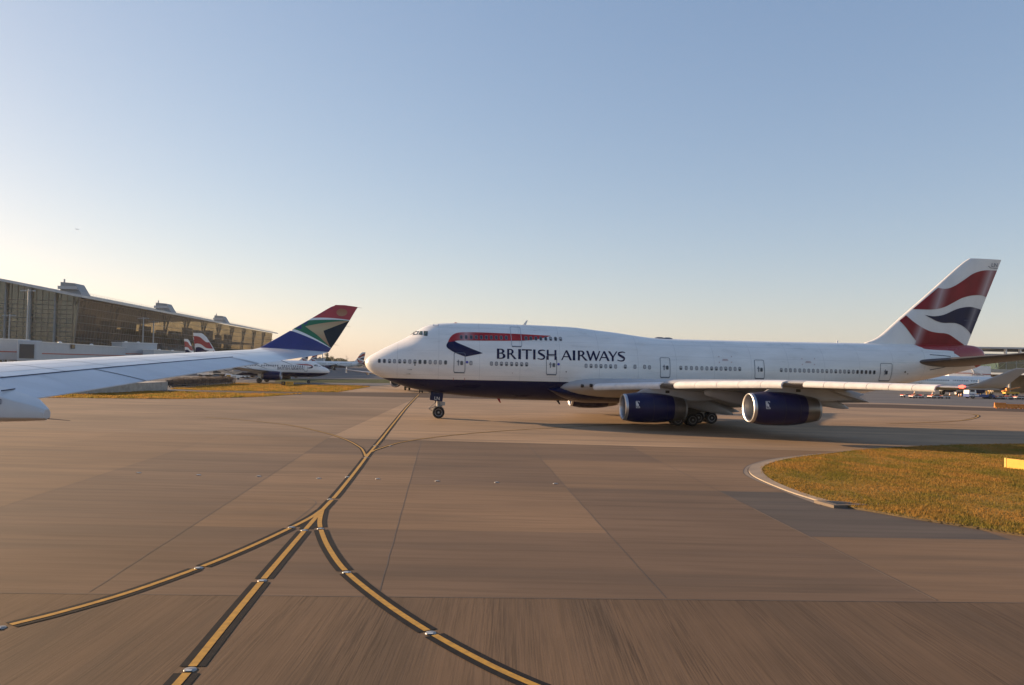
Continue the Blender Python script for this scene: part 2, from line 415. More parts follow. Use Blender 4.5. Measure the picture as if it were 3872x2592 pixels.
def engine(parent, inlet, length, r0, r1, nac, tilt=0.0, det=True, nz=.78, name='engine'):
    """nacelle is the part; lip, fan and nozzle are its sub-parts"""
    x, y, z = inlet; L = length; n = 40 if det else 18
    prof = [(.04 * L, r0 * 1.02), (.08 * L, r0 * 1.045), (.2 * L, r1 * .985), (.36 * L, r1), (.55 * L, r1 * .985), (.68 * L, r1 * .93), (nz * L, r1 * .86)]
    o = MB().lathe(prof, inlet, 'x', n, 0, False, False, tilt).build(name, nac, parent, smooth=True)
    MB().lathe([(.09 * L, r0 * .86), (.03 * L, r0 * .88), (0, r0 * .95), (.018 * L, r0 * 1.004), (.048 * L, r0 * 1.032)], inlet, 'x', n, 0, False, False, tilt).build('intake_ring', MT['metal'], o, smooth=True)
    MB().lathe([(.085 * L, r0 * .862), (.2 * L, r0 * .85)], inlet, 'x', n, 0, False, False, tilt).build('intake_duct', MT['steel'], o, smooth=True)
    if det:
        for q_ in (.44, .66): MB().lathe([(q_ * L - .012, r1 * (1.0 if q_ < .5 else .945)), (q_ * L, r1 * (1.006 if q_ < .5 else .952)), (q_ * L + .012, r1 * (1.0 if q_ < .5 else .945))], inlet, 'x', n, 0, False, False, tilt).build('cowl_seam', MT['fan'], o)
    f = MB().lathe([(.2 * L, r0 * .86), (.205 * L, r0 * .3)], inlet, 'x', n, 0, False, False, tilt)
    f.lathe([(.205 * L, r0 * .3), (.17 * L, r0 * .22), (.13 * L, .02)], inlet, 'x', 16, 0, False, False, tilt)
    if det:
        for k in range(24):
            a = 2 * PI * k / 24; ca, sa = math.cos(a), math.sin(a); cb, sb = math.cos(a + .13), math.sin(a + .13); rr = r0 * .85
            f.poly([(x + .19 * L, y + r0 * .3 * ca, z + r0 * .3 * sa - tilt * .19 * L), (x + .19 * L, y + rr * ca, z + rr * sa - tilt * .19 * L), (x + .203 * L, y + rr * cb, z + rr * sb - tilt * .2 * L), (x + .203 * L, y + r0 * .3 * cb, z + r0 * .3 * sb - tilt * .2 * L)])
    f.build('fan', MT['fan'], o)
    q = MB().lathe([(nz * L - .03, r1 * .855), (.9 * L, r1 * .77), (.97 * L, r1 * .70)], inlet, 'x', n, 0, False, False, tilt)
    q.lathe([(.97 * L, r1 * .70), (1.0 * L, r1 * .675), (.985 * L, r1 * .64), (.85 * L, r1 * .62)], inlet, 'x', n, 1, False, False, tilt)
    q.lathe([(.86 * L, r1 * .61), (.98 * L, r1 * .3), (1.06 * L, .02)], inlet, 'x', n, 0, False, False, tilt)
    q.build('nozzle', [MT['nozzle'], MT['steel']], o, smooth=True)
    return o
def text_mesh(s, size):
    cu = bpy.data.curves.new('t', 'FONT'); cu.body = s; cu.size = size; cu.align_x = 'CENTER'; cu.align_y = 'CENTER'
    o = bpy.data.objects.new('t', cu); COL.objects.link(o)
    dg = bpy.context.evaluated_depsgraph_get(); me = bpy.data.meshes.new_from_object(o.evaluated_get(dg))
    V = [tuple(v.co) for v in me.vertices]; F = [tuple(p.vertices) for p in me.polygons]
    bpy.data.objects.remove(o); bpy.data.curves.remove(cu); bpy.data.meshes.remove(me); return V, F
def write(mb, s, size, origin, ex, ey, m=0):
    V, F = text_mesh(s, size); o, ex, ey = Vector(origin), Vector(ex), Vector(ey)
    return mb.faces([o + ex * v[0] + ey * v[1] for v in V], F, m)
# ------------------------------------------------------------------ the four engined jumbo crossing in front
TH = math.radians(7.4); JO = Vector((-15.08, 79.33, 0))
JU = Vector((math.cos(TH), math.sin(TH), 0)); JV = Vector((math.sin(TH), -math.cos(TH), 0))
def onv(p, v=0.0):
    d = ray(*p); t = (JO + JV * v - CP).dot(JV) / d.dot(JV); q = CP + d * t
    return ((q - JO).dot(JU), q.z)
J = thing('jumbo_jet', 'largest aircraft, white four engined jumbo jet with a hump and navy belly crossing the apron', 'airliner', JO, TH)
F7 = Fuselage(
    top=[(.2, 5.50), (.27, 5.78), (.5, 6.09), (.87, 6.35), (1.31, 6.62), (1.97, 7.0), (2.71, 7.38), (3.89, 7.97), (4.56, 8.37), (5.0, 8.67), (5.45, 8.99), (5.89, 9.25), (6.42, 9.48), (6.95, 9.61), (7.55, 9.71), (9.31, 9.82), (13, 9.86), (16.7, 9.85), (21.5, 9.74), (24.02, 9.5), (26, 9.32), (27.5, 9.14), (29, 8.96), (30.4, 8.84), (32, 8.80), (36, 8.80), (54, 8.93), (60, 8.99), (66.9, 9.04), (67.73, 8.97), (68.27, 8.80), (68.68, 8.55), (69.0, 8.05), (69.12, 7.62)],
    bot=[(.2, 5.44), (.3, 5.15), (.61, 4.76), (1.07, 4.44), (2.01, 4.01), (3.03, 3.59), (4.24, 3.2), (5.61, 2.87), (6.82, 2.68), (8.04, 2.53), (10.0, 2.35), (12.3, 2.18), (17.1, 2.04), (22, 1.98), (44, 2.0), (48, 2.25), (52, 2.95), (56, 3.8), (60.55, 4.83), (62, 5.1), (64.1, 5.56), (65.7, 5.94), (67.3, 6.32), (68.2, 6.6), (68.8, 7.0), (69.12, 7.5)],
    wid=[(.2, .03), (.35, .52), (.7, .9), (1.3, 1.3), (2, 1.66), (3, 2.06), (4.5, 2.5), (6.5, 2.9), (9, 3.15), (12, 3.25), (45, 3.25), (50, 3.1), (55, 2.72), (60, 2.15), (64, 1.5), (67, .95), (68.3, .62), (68.9, .34), (69.12, .04)],
    mid=[(.2, .5), (3, .46), (8, .42), (22, .42), (32, .5), (69.12, .5)],
    q=[(.2, .5), (3, .55), (6, .66), (24, .66), (31, .5), (69.12, .5)])
def onhull(p, fus=F7):
    v = 2.5
    for _ in range(25):
        u, z = onv(p, v); v = .6 * v + .4 * float(fus.half(u, z))
    return (u, z)
_tc = [(z7(715, 858), 1), (z7(742, 880), 1), (z7(790, 897), 1.1), (z7(880, 903), 1.3), (z7(1000, 906), 1.4), (z7(1060, 935), 1.4), (z7(1105, 965), 1.3), (z7(1190, 1010), 1.0), (z7(1262, 1062), .5)]
_uz = [onv(p, v) for p, v in _tc]
_zs = [_uz[0][1] + 1.6] + [q[1] for q in _uz] + [_uz[-1][1] - .5]; _us = [_uz[0][0] - .6] + [q[0] for q in _uz] + [69.8]
for i in range(1, len(_zs)):
    if _zs[i] >= _zs[i - 1] - .02: _zs[i] = _zs[i - 1] - .02
HULL7 = hull_mat('jumbo_livery', 4.04, 47.0, .25, (_zs, _us))
us = sorted(set([.2, .22, .27, .35, .5, .7, .9, 1.2, 1.6, 2, 2.5, 3, 3.5, 4, 4.5, 5, 5.5, 6, 6.5, 7, 7.5, 8, 9, 10] + list(range(11, 67)) + [66.5, 67, 67.4, 67.8, 68.1, 68.4, 68.7, 68.9, 69.0, 69.08, 69.12]))
F7.mesh('fuselage', us, HULL7, J, 64)
# belly fairing round the wing roots
FB = Fuselage(top=[(18.6, 3.4), (20, 3.75), (22.5, 4.2), (28, 4.55), (36, 4.35), (41, 3.9), (45.5, 3.3)], bot=[(18.6, 3.2), (20, 2.4), (23, 1.86), (38, 1.84), (42, 2.1), (45.5, 3.1)],
              wid=[(18.6, 2.9), (20, 3.1), (23, 3.45), (36, 3.55), (41, 3.3), (45.5, 2.8)], mid=[(18.6, .5), (45.5, .5)], q=[(18.6, .5), (45.5, .5)])
FB.mesh('wing_fairing', [18.6 + .5 * i for i in range(54)] + [45.5], HULL7, J, 48)

def le_u(v): return 20.35 + .745 * (v - 3.3)
le_z = pchip([0, 3.3, 6.7, 12.7, 17.4, 22, 27, 32.3], [3.2, 3.56, 3.9, 4.28, 4.55, 4.74, 4.77, 4.78])
te_u = pchip([0, 3.3, 11.7, 20.8, 32.3], [35.0, 35.2, 36.8, 40.0, 44.62])
te_z = pchip([0, 3.3, 11.7, 20.8, 32.3], [2.7, 2.95, 3.55, 4.15, 4.70])
thick = pchip([0, 3.3, 11.7, 20.8, 32.3], [.135, .125, .10, .09, .08])
M_TPL = mat('tailplane_dark_metal', (.085, .085, .09), .45, metal=.2, var=.2, scale=.8)  # dark grey all over, much darker than the wing paint
for sd in (-1, 1):
    secs = []
    for v in (1.5, 3.3, 5, 8, 11.7, 16, 20.8, 26, 30, 32.3):
        secs.append(((le_u(v), sd * v, float(le_z(v))), (float(te_u(v)), sd * v, float(te_z(v))), float(thick(v)), .012))
    loft('wing', secs, (0, 0, 1), MT['grey_wing'], J, 16)
    # upright winglet
    wl = []
    for f in (0, .06, .3, .6, .95, 1.0):
        a = np.interp(f, [0, 1], [0, 1]); lu = 41.94 + (45.05 - 41.94) * f + (.12 if f == 1 else 0); tu = 44.64 + (46.05 - 44.64) * f
        zz = 4.80 + 1.38 * f; vv = 32.2 + .12 * min(f / .06, 1) + .62 * f
        wl.append(((lu, sd * vv, zz), (tu, sd * vv, zz - .03), .07, 0))
    loft('winglet', wl, (0, sd, -.35), MT['grey_wing'], J, 10)
    MB().lathe([(0, .02), (.12, .10), (.3, .12), (.5, .05)], (41.55, sd * 32.1, 4.84), 'x', 10).build('navigation_lamp', MT['navlight'] if sd < 0 else MT['steel'], J, smooth=True)
    # leading edge flaps hanging forward of the wing nose
    for vs_, hh, fwd in (([6.56, 8.68, 10.74, 12.7], .64, .42), ([13.9, 15.65, 17.34, 18.96, 20.57, 22.0], .60, .38), ([23.28, 24.6, 25.86, 27.16, 28.41, 29.68, 30.87], .46, .22)):
        for a, b in zip(vs_[:-1], vs_[1:]):
            rs = []
            for v in (a + .018, (a + b) / 2, b - .018):
                u0, z0 = le_u(v), float(le_z(v)) + .12
                prof = [(.42, .05), (.12, .02), (-fwd * .5, -.07), (-fwd * .9, -.2), (-fwd, -.34), (-fwd * .9, -hh * .85), (-fwd * .62, -hh), (-fwd * .52, -hh + .02), (-fwd * .7, -hh * .8), (-fwd * .72, -.34), (-fwd * .3, -.14), (.42, -.02)]
                rs.append([(u0 + p, sd * v, z0 + q) for p, q in prof])
            MB().rings(rs).build('leading_edge_flap', MT['slat'], J, auto=45)
    # trailing edge flaps, lowered
    for a, b, ext, drop in ((4.0, 10.4, 1.9, 1.25), (13.2, 21.4, 1.6, .95)):
        secs = [((float(te_u(v)) - 1.5, sd * v, float(te_z(v)) + .02), (float(te_u(v)) + ext, sd * v, float(te_z(v)) - drop), .09, .02) for v in (a, (a + b) / 2, b)]
        loft('flap', secs, (0, 0, 1), MT['grey_wing'], J, 8)
    # canoe fairings over the flap tracks
    for v, (ua, za), (ub, zb), hw, hh in ((6.2, (28.6, 2.8), (37.4, 1.5), .34, .62), (9.0, (28.2, 3.2), (35.6, 1.4), .36, .66), (14.3, (30.6, 3.6), (38.2, 2.2), .34, .6), (19.4, (35.2, 4.0), (41.2, 2.65), .32, .52)):
        rs = []
        for k in range(13):
            f = k / 12; s_ = math.sin(PI * min(1, (f * .97 + .03) ** .85)) ** .6 if f < 1 else .05
            s_ = max(s_, .06); cx = ua + (ub - ua) * f; cz = za + (zb - za) * f ** 1.25
            rs.append([(cx, sd * v + hw * s_ * math.cos(2 * PI * i / 16), cz + hh * s_ * math.sin(2 * PI * i / 16)) for i in range(16)])
        MB().rings(rs).build('flap_track_fairing', MT['grey_wing'], J, smooth=True)
    # engines on pylons
    for v, u0, z0, tl in ((11.7, 23.87, 2.06, .0), (20.8, 31.72, 2.63, .0)):
        e = engine(J, (u0, sd * v, z0), 5.85, 1.17, 1.36, MT['navy'], .012)
        d = [(1.15, 1.22), (1.8, 1.58), (3.2, 1.86), (4.7, 2.12), (6.2, 2.08), (10, 1.25), (8.8, .75), (6.2, .62), (5.8, .72), (4.2, 1.0), (1.5, 1.1)]
        w_ = [.05, .16, .2, .22, .22, .12, .1, .16, .2, .2, .1]
        rs = [[(u0 + a, sd * v + s2 * hw, z0 + b) for (a, b), hw in zip(d, w_)] for s2 in (-1, 1)]
        MB().rings(rs).build('engine_pylon', MT['grey_wing'], J, bevel=.05)
        MB().box((u0 + 4.15, sd * v + sd * .19, z0 + 1.45), (.38, .07, .24)).build('pylon_vent', MT['black'], J)
        # makers' monogram plate on the cowl
        em = MB(); rr = lambda zz: math.sqrt(max(1.33 ** 2 - zz * zz, .01))
        def cow(pt): return (u0 + 1.08 + pt[0], sd * v + sd * (rr(.30 + pt[1]) + .02), z0 + .30 + pt[1])
        V, Fc = fill([(rrect(-.17, -.30, .17, .30, .02), [rrect(-.14, -.27, .14, .27, .01)])]); em.faces([cow(p) for p in V], Fc)
        for dx, dz in ((-.035, .07), (.035, -.07)):
            V, Fc = fill([([(q[0] * .19 - .09 + dx, q[1] * .3 - .15 + dz) for q in GLYPH['R'][0][0]], [[(q[0] * .19 - .09 + dx, q[1] * .3 - .15 + dz) for q in GLYPH['R'][0][1][0]]])])
            em.faces([cow(((-1 if sd > 0 else 1) * p[0], p[1])) for p in V], Fc)
        em.build('cowl_monogram', MT['white'], e)
    # tailplane
    loft('tailplane', [((58.6 + .9 * (v - 1.1), sd * v, 6.85 + .137 * (v - 1.1)), (67.0 + .38 * (v - 1.1), sd * v, 6.75 + .137 * (v - 1.1)), t, 0) for v, t in ((.5, .1), (1.6, .1), (6, .09), (10.6, .085), (11.1, .06))], (0, 0, 1), M_TPL, J, 12)
    # main gear
    for v, ua, ub, zt in ((5.5, 31.1, 32.6, 3.2), (1.9, 34.55, 36.0, 2.4)):
        g = MB(); um = (ua + ub) / 2
        g.tube((um, sd * v, .66), (um - .1, sd * (v - .25), zt), .19, .24, 12); g.tube((um, sd * v, .62), (um, sd * v, 1.5), .13, n=10)
        g.tube((ua - .1, sd * v, .62), (ub + .1, sd * v, .62), .15, n=10)
        g.tube((um, sd * v, 1.5), (um - 1.6, sd * (v - .4), zt), .09, n=8); g.tube((um, sd * v, 1.2), (um + .9, sd * v, 1.9), .06, n=8); g.tube((um + .9, sd * v, 1.9), (um + .4, sd * v, 2.2), .05, n=8)
        for q in (ua, ub): g.tube((q, sd * v - .8, .62), (q, sd * v + .8, .62), .09, n=8)
        s_ = g.build('landing_gear', MT['strut'], J, auto=40)
        for q in (ua, ub):
            for dv in (-.55, .55): wheel(s_, (q, sd * v + dv, .61), .61, .44)
        MB().box((um - .2, sd * (v + .75), 1.95), (2.6, .08, 1.5)).build('gear_door', MT['darkgear'], s_, bevel=.03)
        MB().box((um - .9, sd * (v - .5), 1.6), (.7, .5, .8)).build('brake_unit', MT['darkgear'], s_)
# ---- fin
LEP = [z7(230, 838), z7(300, 815), z7(370, 775), z7(460, 695), z7(600, 570), z7(800, 397), z7(1000, 218), z7(1150, 92), z7(1190, 70)]
TEP = [z7(1483, 80), z7(1170, 858)]
le_pts = sorted([onv(p)[::-1] for p in LEP]); te_pts = sorted([onv(p)[::-1] for p in TEP])
fin_le = pchip([a for a, _ in le_pts], [b for _, b in le_pts]); _z0, _u0 = te_pts[0]; _z1, _u1 = te_pts[1]
def fin_te(z): return _u0 + (z - _z0) * (_u1 - _u0) / (_z1 - _z0)
ZT7 = 18.86
def fin_half(u, z, le=fin_le, te=fin_te, t=.095, cap=9.5):
    l, e = float(le(z)), float(te(z)); c = e - l; s = min(max((u - l) / c, .004), .996); c = min(c, cap)
    return 5 * t * c * (.2969 * math.sqrt(s) - .126 * s - .3516 * s * s + .2843 * s ** 3 - .1036 * s ** 4)
def fin_build(le, te, zs, t, m, parent, cap):
    mb = MB(); rs = []
    for z in zs:
        l, e = float(le(z)), float(te(z)); ss = [(1 - math.cos(PI * i / 14)) / 2 for i in range(15)]
        pu = [(l + (e - l) * s, fin_half(l + (e - l) * s, z, le, te, t, cap), z) for s in ss]
        rs.append(pu + [(a, -b, c) for a, b, c in pu[-2:0:-1]])
    mb.rings(rs); return mb.build('tail_fin', m, parent, auto=55)
FINW = mat('fin_white_worn', (.70, .70, .69), .33, var=.07, scale=.7, stretch=(1, 1, .3), coat=.2)
fin7 = fin_build(fin_le, fin_te, [8.5, 8.98, 9.1, 9.25, 9.5, 9.8, 10.3, 11, 12, 14, 16, 17.5, 18.4, 18.7, ZT7], .095, FINW, J, 9.5)
A1 = [(893, 338), (960, 347), (1030, 325), (1120, 270), (1200, 215), (1270, 188), (1340, 177), (1446, 180)]
A2 = [(1349, 423), (1285, 405), (1200, 408), (1110, 430), (1030, 470), (950, 510), (880, 530), (800, 537), (663, 531)]
N1 = [(758, 585), (830, 597), (900, 592), (960, 575), (1050, 535), (1130, 515), (1210, 513), (1302, 538)]
N2 = [(1209, 770), (1170, 722), (1120, 686), (1060, 662), (1000, 657), (930, 657), (870, 642), (815, 615), (758, 585)]
R1 = [(600, 588), (650, 640), (720, 690), (800, 730), (880, 747), (950, 752), (1000, 768), (1060, 805), (1130, 850)]
R2 = [(1140, 858), (715, 858), (680, 820), (640, 770), (590, 700), (541, 637)]
def pxl(L): return [onv(z7(*p)) for p in smooth_line(L, 4)]
STRIPES = [('flag_band', 'red', [pxl(A1) + pxl(A2)]), ('flag_band', 'navy', [pxl(N1) + pxl(N2)[:-1]]), ('flag_band', 'red', [pxl(R1) + pxl(R2)])]
_b = [onv(z7(*p)) for p in ((1345, 300), (900, 430), (710, 745), (1200, 640))]; _k = .37
SHN = [(a - _k * b, w) for (a, b), w in zip(_b, (1.0, .95, .95, .75))]
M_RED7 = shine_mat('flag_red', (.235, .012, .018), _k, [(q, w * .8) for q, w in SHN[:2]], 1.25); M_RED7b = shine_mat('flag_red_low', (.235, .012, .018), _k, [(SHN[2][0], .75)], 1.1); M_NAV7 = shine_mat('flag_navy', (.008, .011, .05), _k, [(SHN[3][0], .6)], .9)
def stripes_on(fin_parent, side, conv, le, te, t, cap, mats, step=.4):
    for nm, c, loops in STRIPES:
        mb = MB()
        for lp in loops:
            lp2 = [conv(p) for p in lp]
            V, Fc = fill([(lp2, [])], step)
            vs = []
            for u, z in V:
                l, e = float(le(z)), float(te(z)); u = min(max(u, l + .004 * (e - l)), e - .004 * (e - l))
                vs.append((u, side * (fin_half(u, z, le, te, t, cap) + .028), z))
            mb.faces(vs, Fc)
        mb.build(nm, (mats[0] if loops is STRIPES[0][2] else mats[-1]) if c == 'red' else mats[1], fin_parent, smooth=True)
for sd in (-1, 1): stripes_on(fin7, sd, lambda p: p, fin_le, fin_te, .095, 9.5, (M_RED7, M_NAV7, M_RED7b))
lt = MB(); c = onv(z7(1414, 135)); write(lt, 'LN', .66, (c[0] - .02, -fin_half(c[0] - .5, c[1]) - .03, c[1] + .04), (1, 0, 0), (.1, 0, 1)); lt.build('tail_letters', MT['frame'], fin7)
for a, b in (((1130, 632), (1262, 634)), ((1355, 140), (1380, 157)), ((1380, 157), (1450, 160))):
    rd = MB(); p, q = onv(z7(*a)), onv(z7(*b)); rd.tube((p[0], -fin_half(*p) - .01, p[1]), (q[0], -fin_half(*q) - .01, q[1]), .03, n=5); rd.build('rudder_joint', MT['frame'], fin7)
# ---- sweeping ribbon emblem and lettering on the port side
rb = smooth_line([(128, 335), (150, 288), (185, 252), (240, 231), (330, 225), (500, 228), (800, 240), (1000, 250), (1268, 265)], 4) + smooth_line([(1190, 288), (1100, 306), (1000, 317), (880, 320), (600, 320), (350, 318), (240, 318), (203, 325)], 4)
nb = smooth_line([(128, 335), (112, 365), (118, 395), (150, 420), (200, 450), (260, 475), (320, 497)], 4) + smooth_line([(420, 478), (516, 458)], 3) + smooth_line([(400, 412), (300, 370), (240, 345), (203, 325)], 4)
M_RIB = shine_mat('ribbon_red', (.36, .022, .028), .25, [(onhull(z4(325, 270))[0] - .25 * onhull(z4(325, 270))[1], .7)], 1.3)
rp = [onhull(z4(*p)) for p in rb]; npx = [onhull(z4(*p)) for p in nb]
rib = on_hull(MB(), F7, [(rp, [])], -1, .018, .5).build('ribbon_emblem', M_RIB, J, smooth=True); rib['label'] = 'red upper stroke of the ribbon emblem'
rib2 = on_hull(MB(), F7, [(npx, [])], -1, .018, .5).build('ribbon_emblem', MT['navy'], J, smooth=True); rib2['label'] = 'navy lower stroke of the ribbon emblem'
def lettering(fus, hull, boxes, base, topl, side, m, parent, step=.35):
    gl = []
    for ch, x0, x1 in boxes:
        pc = [hull((x, base(x))) for x in (x0, x1)]; pt = [hull((x, topl(x))) for x in (x0, x1)]
        def mp(q):
            a, b = q; lo = (pc[0][0] * (1 - a) + pc[1][0] * a, pc[0][1] * (1 - a) + pc[1][1] * a); hi = (pt[0][0] * (1 - a) + pt[1][0] * a, pt[0][1] * (1 - a) + pt[1][1] * a)
            return (lo[0] * (1 - b) + hi[0] * b, lo[1] * (1 - b) + hi[1] * b)
        gl.append([([mp(q) for q in o], [[mp(q) for q in h] for h in hs]) for o, hs in GLYPH[ch]])
    mb = MB()
    for g in gl: on_hull(mb, fus, g, side, .02, step)
    return mb.build('lettering', m, parent, smooth=True)
L7 = [('B', 670, 766), ('R', 784, 890), ('I', 906, 937), ('T', 945, 1056), ('I', 1071, 1098), ('S', 1120, 1205), ('H', 1222, 1329), ('A', 1382, 1503), ('I', 1509, 1538), ('R', 1566, 1676), ('W', 1658, 1815), ('A', 1800, 1920), ('Y', 1900, 2004), ('S', 2004, 2089)]
lettering(F7, lambda p: onhull(z4(*p)), L7, lambda x: 519 + (x - 670) * 31 / 1417, lambda x: 407 + (x - 670) * 34 / 1417, -1, MT['navy'], J)
# ---- doors, windows
def door(fus, u0, z0, u1, z1, side, m, parent, win=None, lw=.055, handle=True, name='door'):
    w = lw; d = on_hull(MB(), fus, [(rrect(u0, z0, u1, z1, .16), [rrect(u0 + w, z0 + w * 1.2, u1 - w, z1 - w, .12)])], side, .028, .4).build(name, m, parent)
    on_hull(MB(), fus, [(rrect(u0 + .06, z0 - .05, u1 - .06, z0 + .04, .02), [])], side, .036, .4).build('sill', MT['frame'], d)
    if handle:
        um, zm = (u0 + u1) / 2 - .12, (z0 + z1) / 2
        on_hull(MB(), fus, [(rrect(um - .05, zm - .28, um + .05, zm + .28, .03), []), (rrect(um - .16, zm + .05, um + .12, zm + .14, .03), [])], side, .04).build('handle', MT['frame'], d)
    if win: cabin_window(fus, win[0], win[1], side, d, 'pane', 'window')
    return d
def cabin_window(fus, u, z, side, parent, glass, name='cabin_window', w=.30, h=.43):
    mb = MB(); o = rrect(u - w / 2, z - h / 2, u + w / 2, z + h / 2, .11); i = rrect(u - w / 2 + .045, z - h / 2 + .05, u + w / 2 - .045, z + h / 2 - .05, .08)
    on_hull(mb, fus, [(o, [i])], side, .026, None, 0)
    if glass == 'halfblind':
        a = rrect(u - w / 2 + .045, z - .02, u + w / 2 - .045, z + h / 2 - .05, .05); b = rrect(u - w / 2 + .045, z - h / 2 + .05, u + w / 2 - .045, z - .021, .05)
        on_hull(mb, fus, [(a, [])], side, .024, None, 2); on_hull(mb, fus, [(b, [])], side, .024, None, 1)
    else: on_hull(mb, fus, [(i, [])], side, .024, None, 1 if glass == 'pane' else 2)
    return mb.build(name, [MT['wrim'], MT['pane'], MT['blind']], parent)
def corners(z, a, b):
    p, q = onhull(z(*a)), onhull(z(*b)); return p[0], min(p[1], q[1]), q[0], max(p[1], q[1])
dw = lambda z, x, y: onhull(z(x, y))
door(F7, *corners(z3, (1305, 547), (1455, 822)), -1, MT['frame'], J, dw(z3, 1410, 690))
door(F7, *corners(z4, (1215, 482), (1333, 698)), -1, MT['frame'], J, dw(z4, 1301, 590))
door(F7, *corners(z5, (714, 299), (830, 524)), -1, MT['frame'], J, dw(z5, 799, 413))
door(F7, *corners(z6, (586, 324), (703, 537)), -1, MT['frame'], J, dw(z6, 671, 436))
door(F7, *corners(z6, (1985, 362), (2085, 562)), -1, MT['frame'], J, dw(z6, 2056, 468))
M_UD = mat('upper_door_outline', (.42, .43, .46), .4)
door(F7, *corners(z4, (809, 163), (950, 386)), -1, M_UD, J, None, .06, False)
rng = random.Random(3); wl_ = []
for k, x in enumerate([300, 368, 438, 505, 575, 642, 711, 780, 848, 916, 985, 1054, 1122, 1193]): wl_.append((onhull(z3(x, 660 + 22 * k / 13)), rng.choice(['halfblind', 'pane', 'halfblind', 'blind'])))
wl_.append((onhull(z3(1535, 690)), 'blind'))
for i, x in enumerate([1810, 1878, 1946, 2014, 2083, 2150, 2218, 2285]): wl_.append((onhull(z3(x, 698 + 10 * i / 7)), 'halfblind' if i > 1 else 'blind'))
for i, x in enumerate([1658, 1713, 1769, 1823, 1876, 1930, 1985, 2092, 2199, 2306]): wl_.append((onhull(z4(x, 598 + i * 1.3)), rng.choice(['blind', 'blind', 'halfblind'])))
wl_.append((onhull(z5(603, 410)), 'blind'))
for i, x in enumerate([950, 1009, 1067, 1125, 1183, 1238, 1291, 1343, 1395, 1447, 1497, 1550, 1602]): wl_.append((onhull(z5(x, 416 + i)), rng.choice(['blind', 'blind', 'halfblind'])))
for i, x in enumerate([890, 942, 992, 1043, 1095, 1145, 1195, 1245, 1295, 1345, 1395, 1444, 1494, 1543, 1591, 1638, 1688, 1735, 1782, 1829, 1874, 1920]): wl_.append((onhull(z6(x, 440 + 25 * i / 21)), 'pane' if i > 16 else rng.choice(['blind', 'blind', 'halfblind'])))
for i, x in enumerate([275, 330, 386, 442, 498, 553, 608, 663, 718, 774]): wl_.append((onhull(z4(x, 279 + i * .8)), 'pane'))
for i, x in enumerate([993, 1047, 1102, 1156, 1211, 1265, 1320, 1375]): wl_.append((onhull(z4(x, 292 + i * 1.2)), 'halfblind' if i in (5, 7) else 'pane'))
for (u, z), g in wl_: cabin_window(F7, u, z, -1, J, g)
for sd in (-1, 1):
    for pl in ([(706, 321), (768, 272), (798, 258), (840, 258), (814, 306)], [(824, 305), (851, 258), (882, 258), (882, 316)], [(897, 257), (953, 260), (949, 325), (897, 320)]):
        p = [onhull(z3(*q)) for q in pl]; cx = sum(a for a, _ in p) / len(p); cz = sum(b for _, b in p) / len(p)
        mb = on_hull(MB(), F7, [(p, [])], sd, .02, .3, 0); on_hull(mb, F7, [([(cx + (a - cx) * .88, cz + (b - cz) * .86) for a, b in p], [])], sd, .03, .3, 1)
        mb.build('cockpit_window', [MT['black'], MT['cockpit']], J)
hm = MB()
for a, b in (((1027, 165), (1029, 190)), ((1029, 190), (1095, 188)), ((1095, 188), (1098, 163))):
    p, q = onhull(z3(*a)), onhull(z3(*b)); hm.tube((p[0], -float(F7.half(*p)) - .01, p[1]), (q[0], -float(F7.half(*q)) - .01, q[1]), .022, n=5)
hm.build('roof_hatch', MT['frame'], J)
blue = mat('round_badge_blue', (.03, .04, .35), .4)
for x, y in ((340, 557), (1353, 580)):
    c = onhull(z4(x, y)); on_hull(MB(), F7, [(arc(c[0], c[1], .13, .13, 0, 345, 16), [])], -1, .03).build('round_badge', blue, J)
mk_ = MB()
for zz, pts in ((z3, [(780, 716, .07)]), (z7, [(604, 1104, .10), (628, 1122, .06)]), (z4, [(1437, 664, .06), (843, 678, .03)])):
    for x, y, r in pts:
        c = onhull(zz(x, y)); on_hull(mk_, F7, [(arc(c[0], c[1], r, r, 0, 340, 12), [])], -1, .025)
mk_.build('outflow_port', MT['black'], J)
pit = MB()
for x, y in ((735, 778), (715, 836)):
    c = onhull(z3(x, y)); y0 = -float(F7.half(*c)); pit.tube((c[0], y0, c[1]), (c[0] - .05, y0 - .16, c[1]), .03, n=6); pit.tube((c[0] + .02, y0 - .16, c[1]), (c[0] - .42, y0 - .16, c[1] - .02), .022, .008, n=6)
pit.build('pitot_probe', MT['darksteel'], J)
stn = MB()
for zz, (a, b) in ((z6, (1188, 355)), (z5, (1440, 331))):
    for dx, dy in ((-70, -28), (70, -28), (-64, 34), (70, 34)):
        c = onhull(zz(a + dx, b + dy - 12)); on_hull(stn, F7, [(rrect(c[0] - .06, c[1] - .04, c[0] + .06, c[1] + .04, .02), [])], -1, .024)
    c = onhull(zz(a, b - 10)); on_hull(stn, F7, [(rrect(c[0] - .28, c[1] - .03, c[0] + .28, c[1] + .03, .02), []), (rrect(c[0] - .34, c[1] - .13, c[0] + .34, c[1] - .08, .02), [])], -1, .024)
stn.build('cut_here_stencil', mat('faded_red_stencil', (.42, .26, .27), .5), J)
bk = MB()
for x, y in ((1298, 905), (1450, 905)):
    c = onhull(z3(x, y)); on_hull(bk, F7, [(rrect(c[0] - .02, c[1] - .13, c[0] + .02, c[1] + .13, .01), [])], -1, .024)
bk.build('door_marker', mat('marker_red', (.4, .08, .05), .5), J)
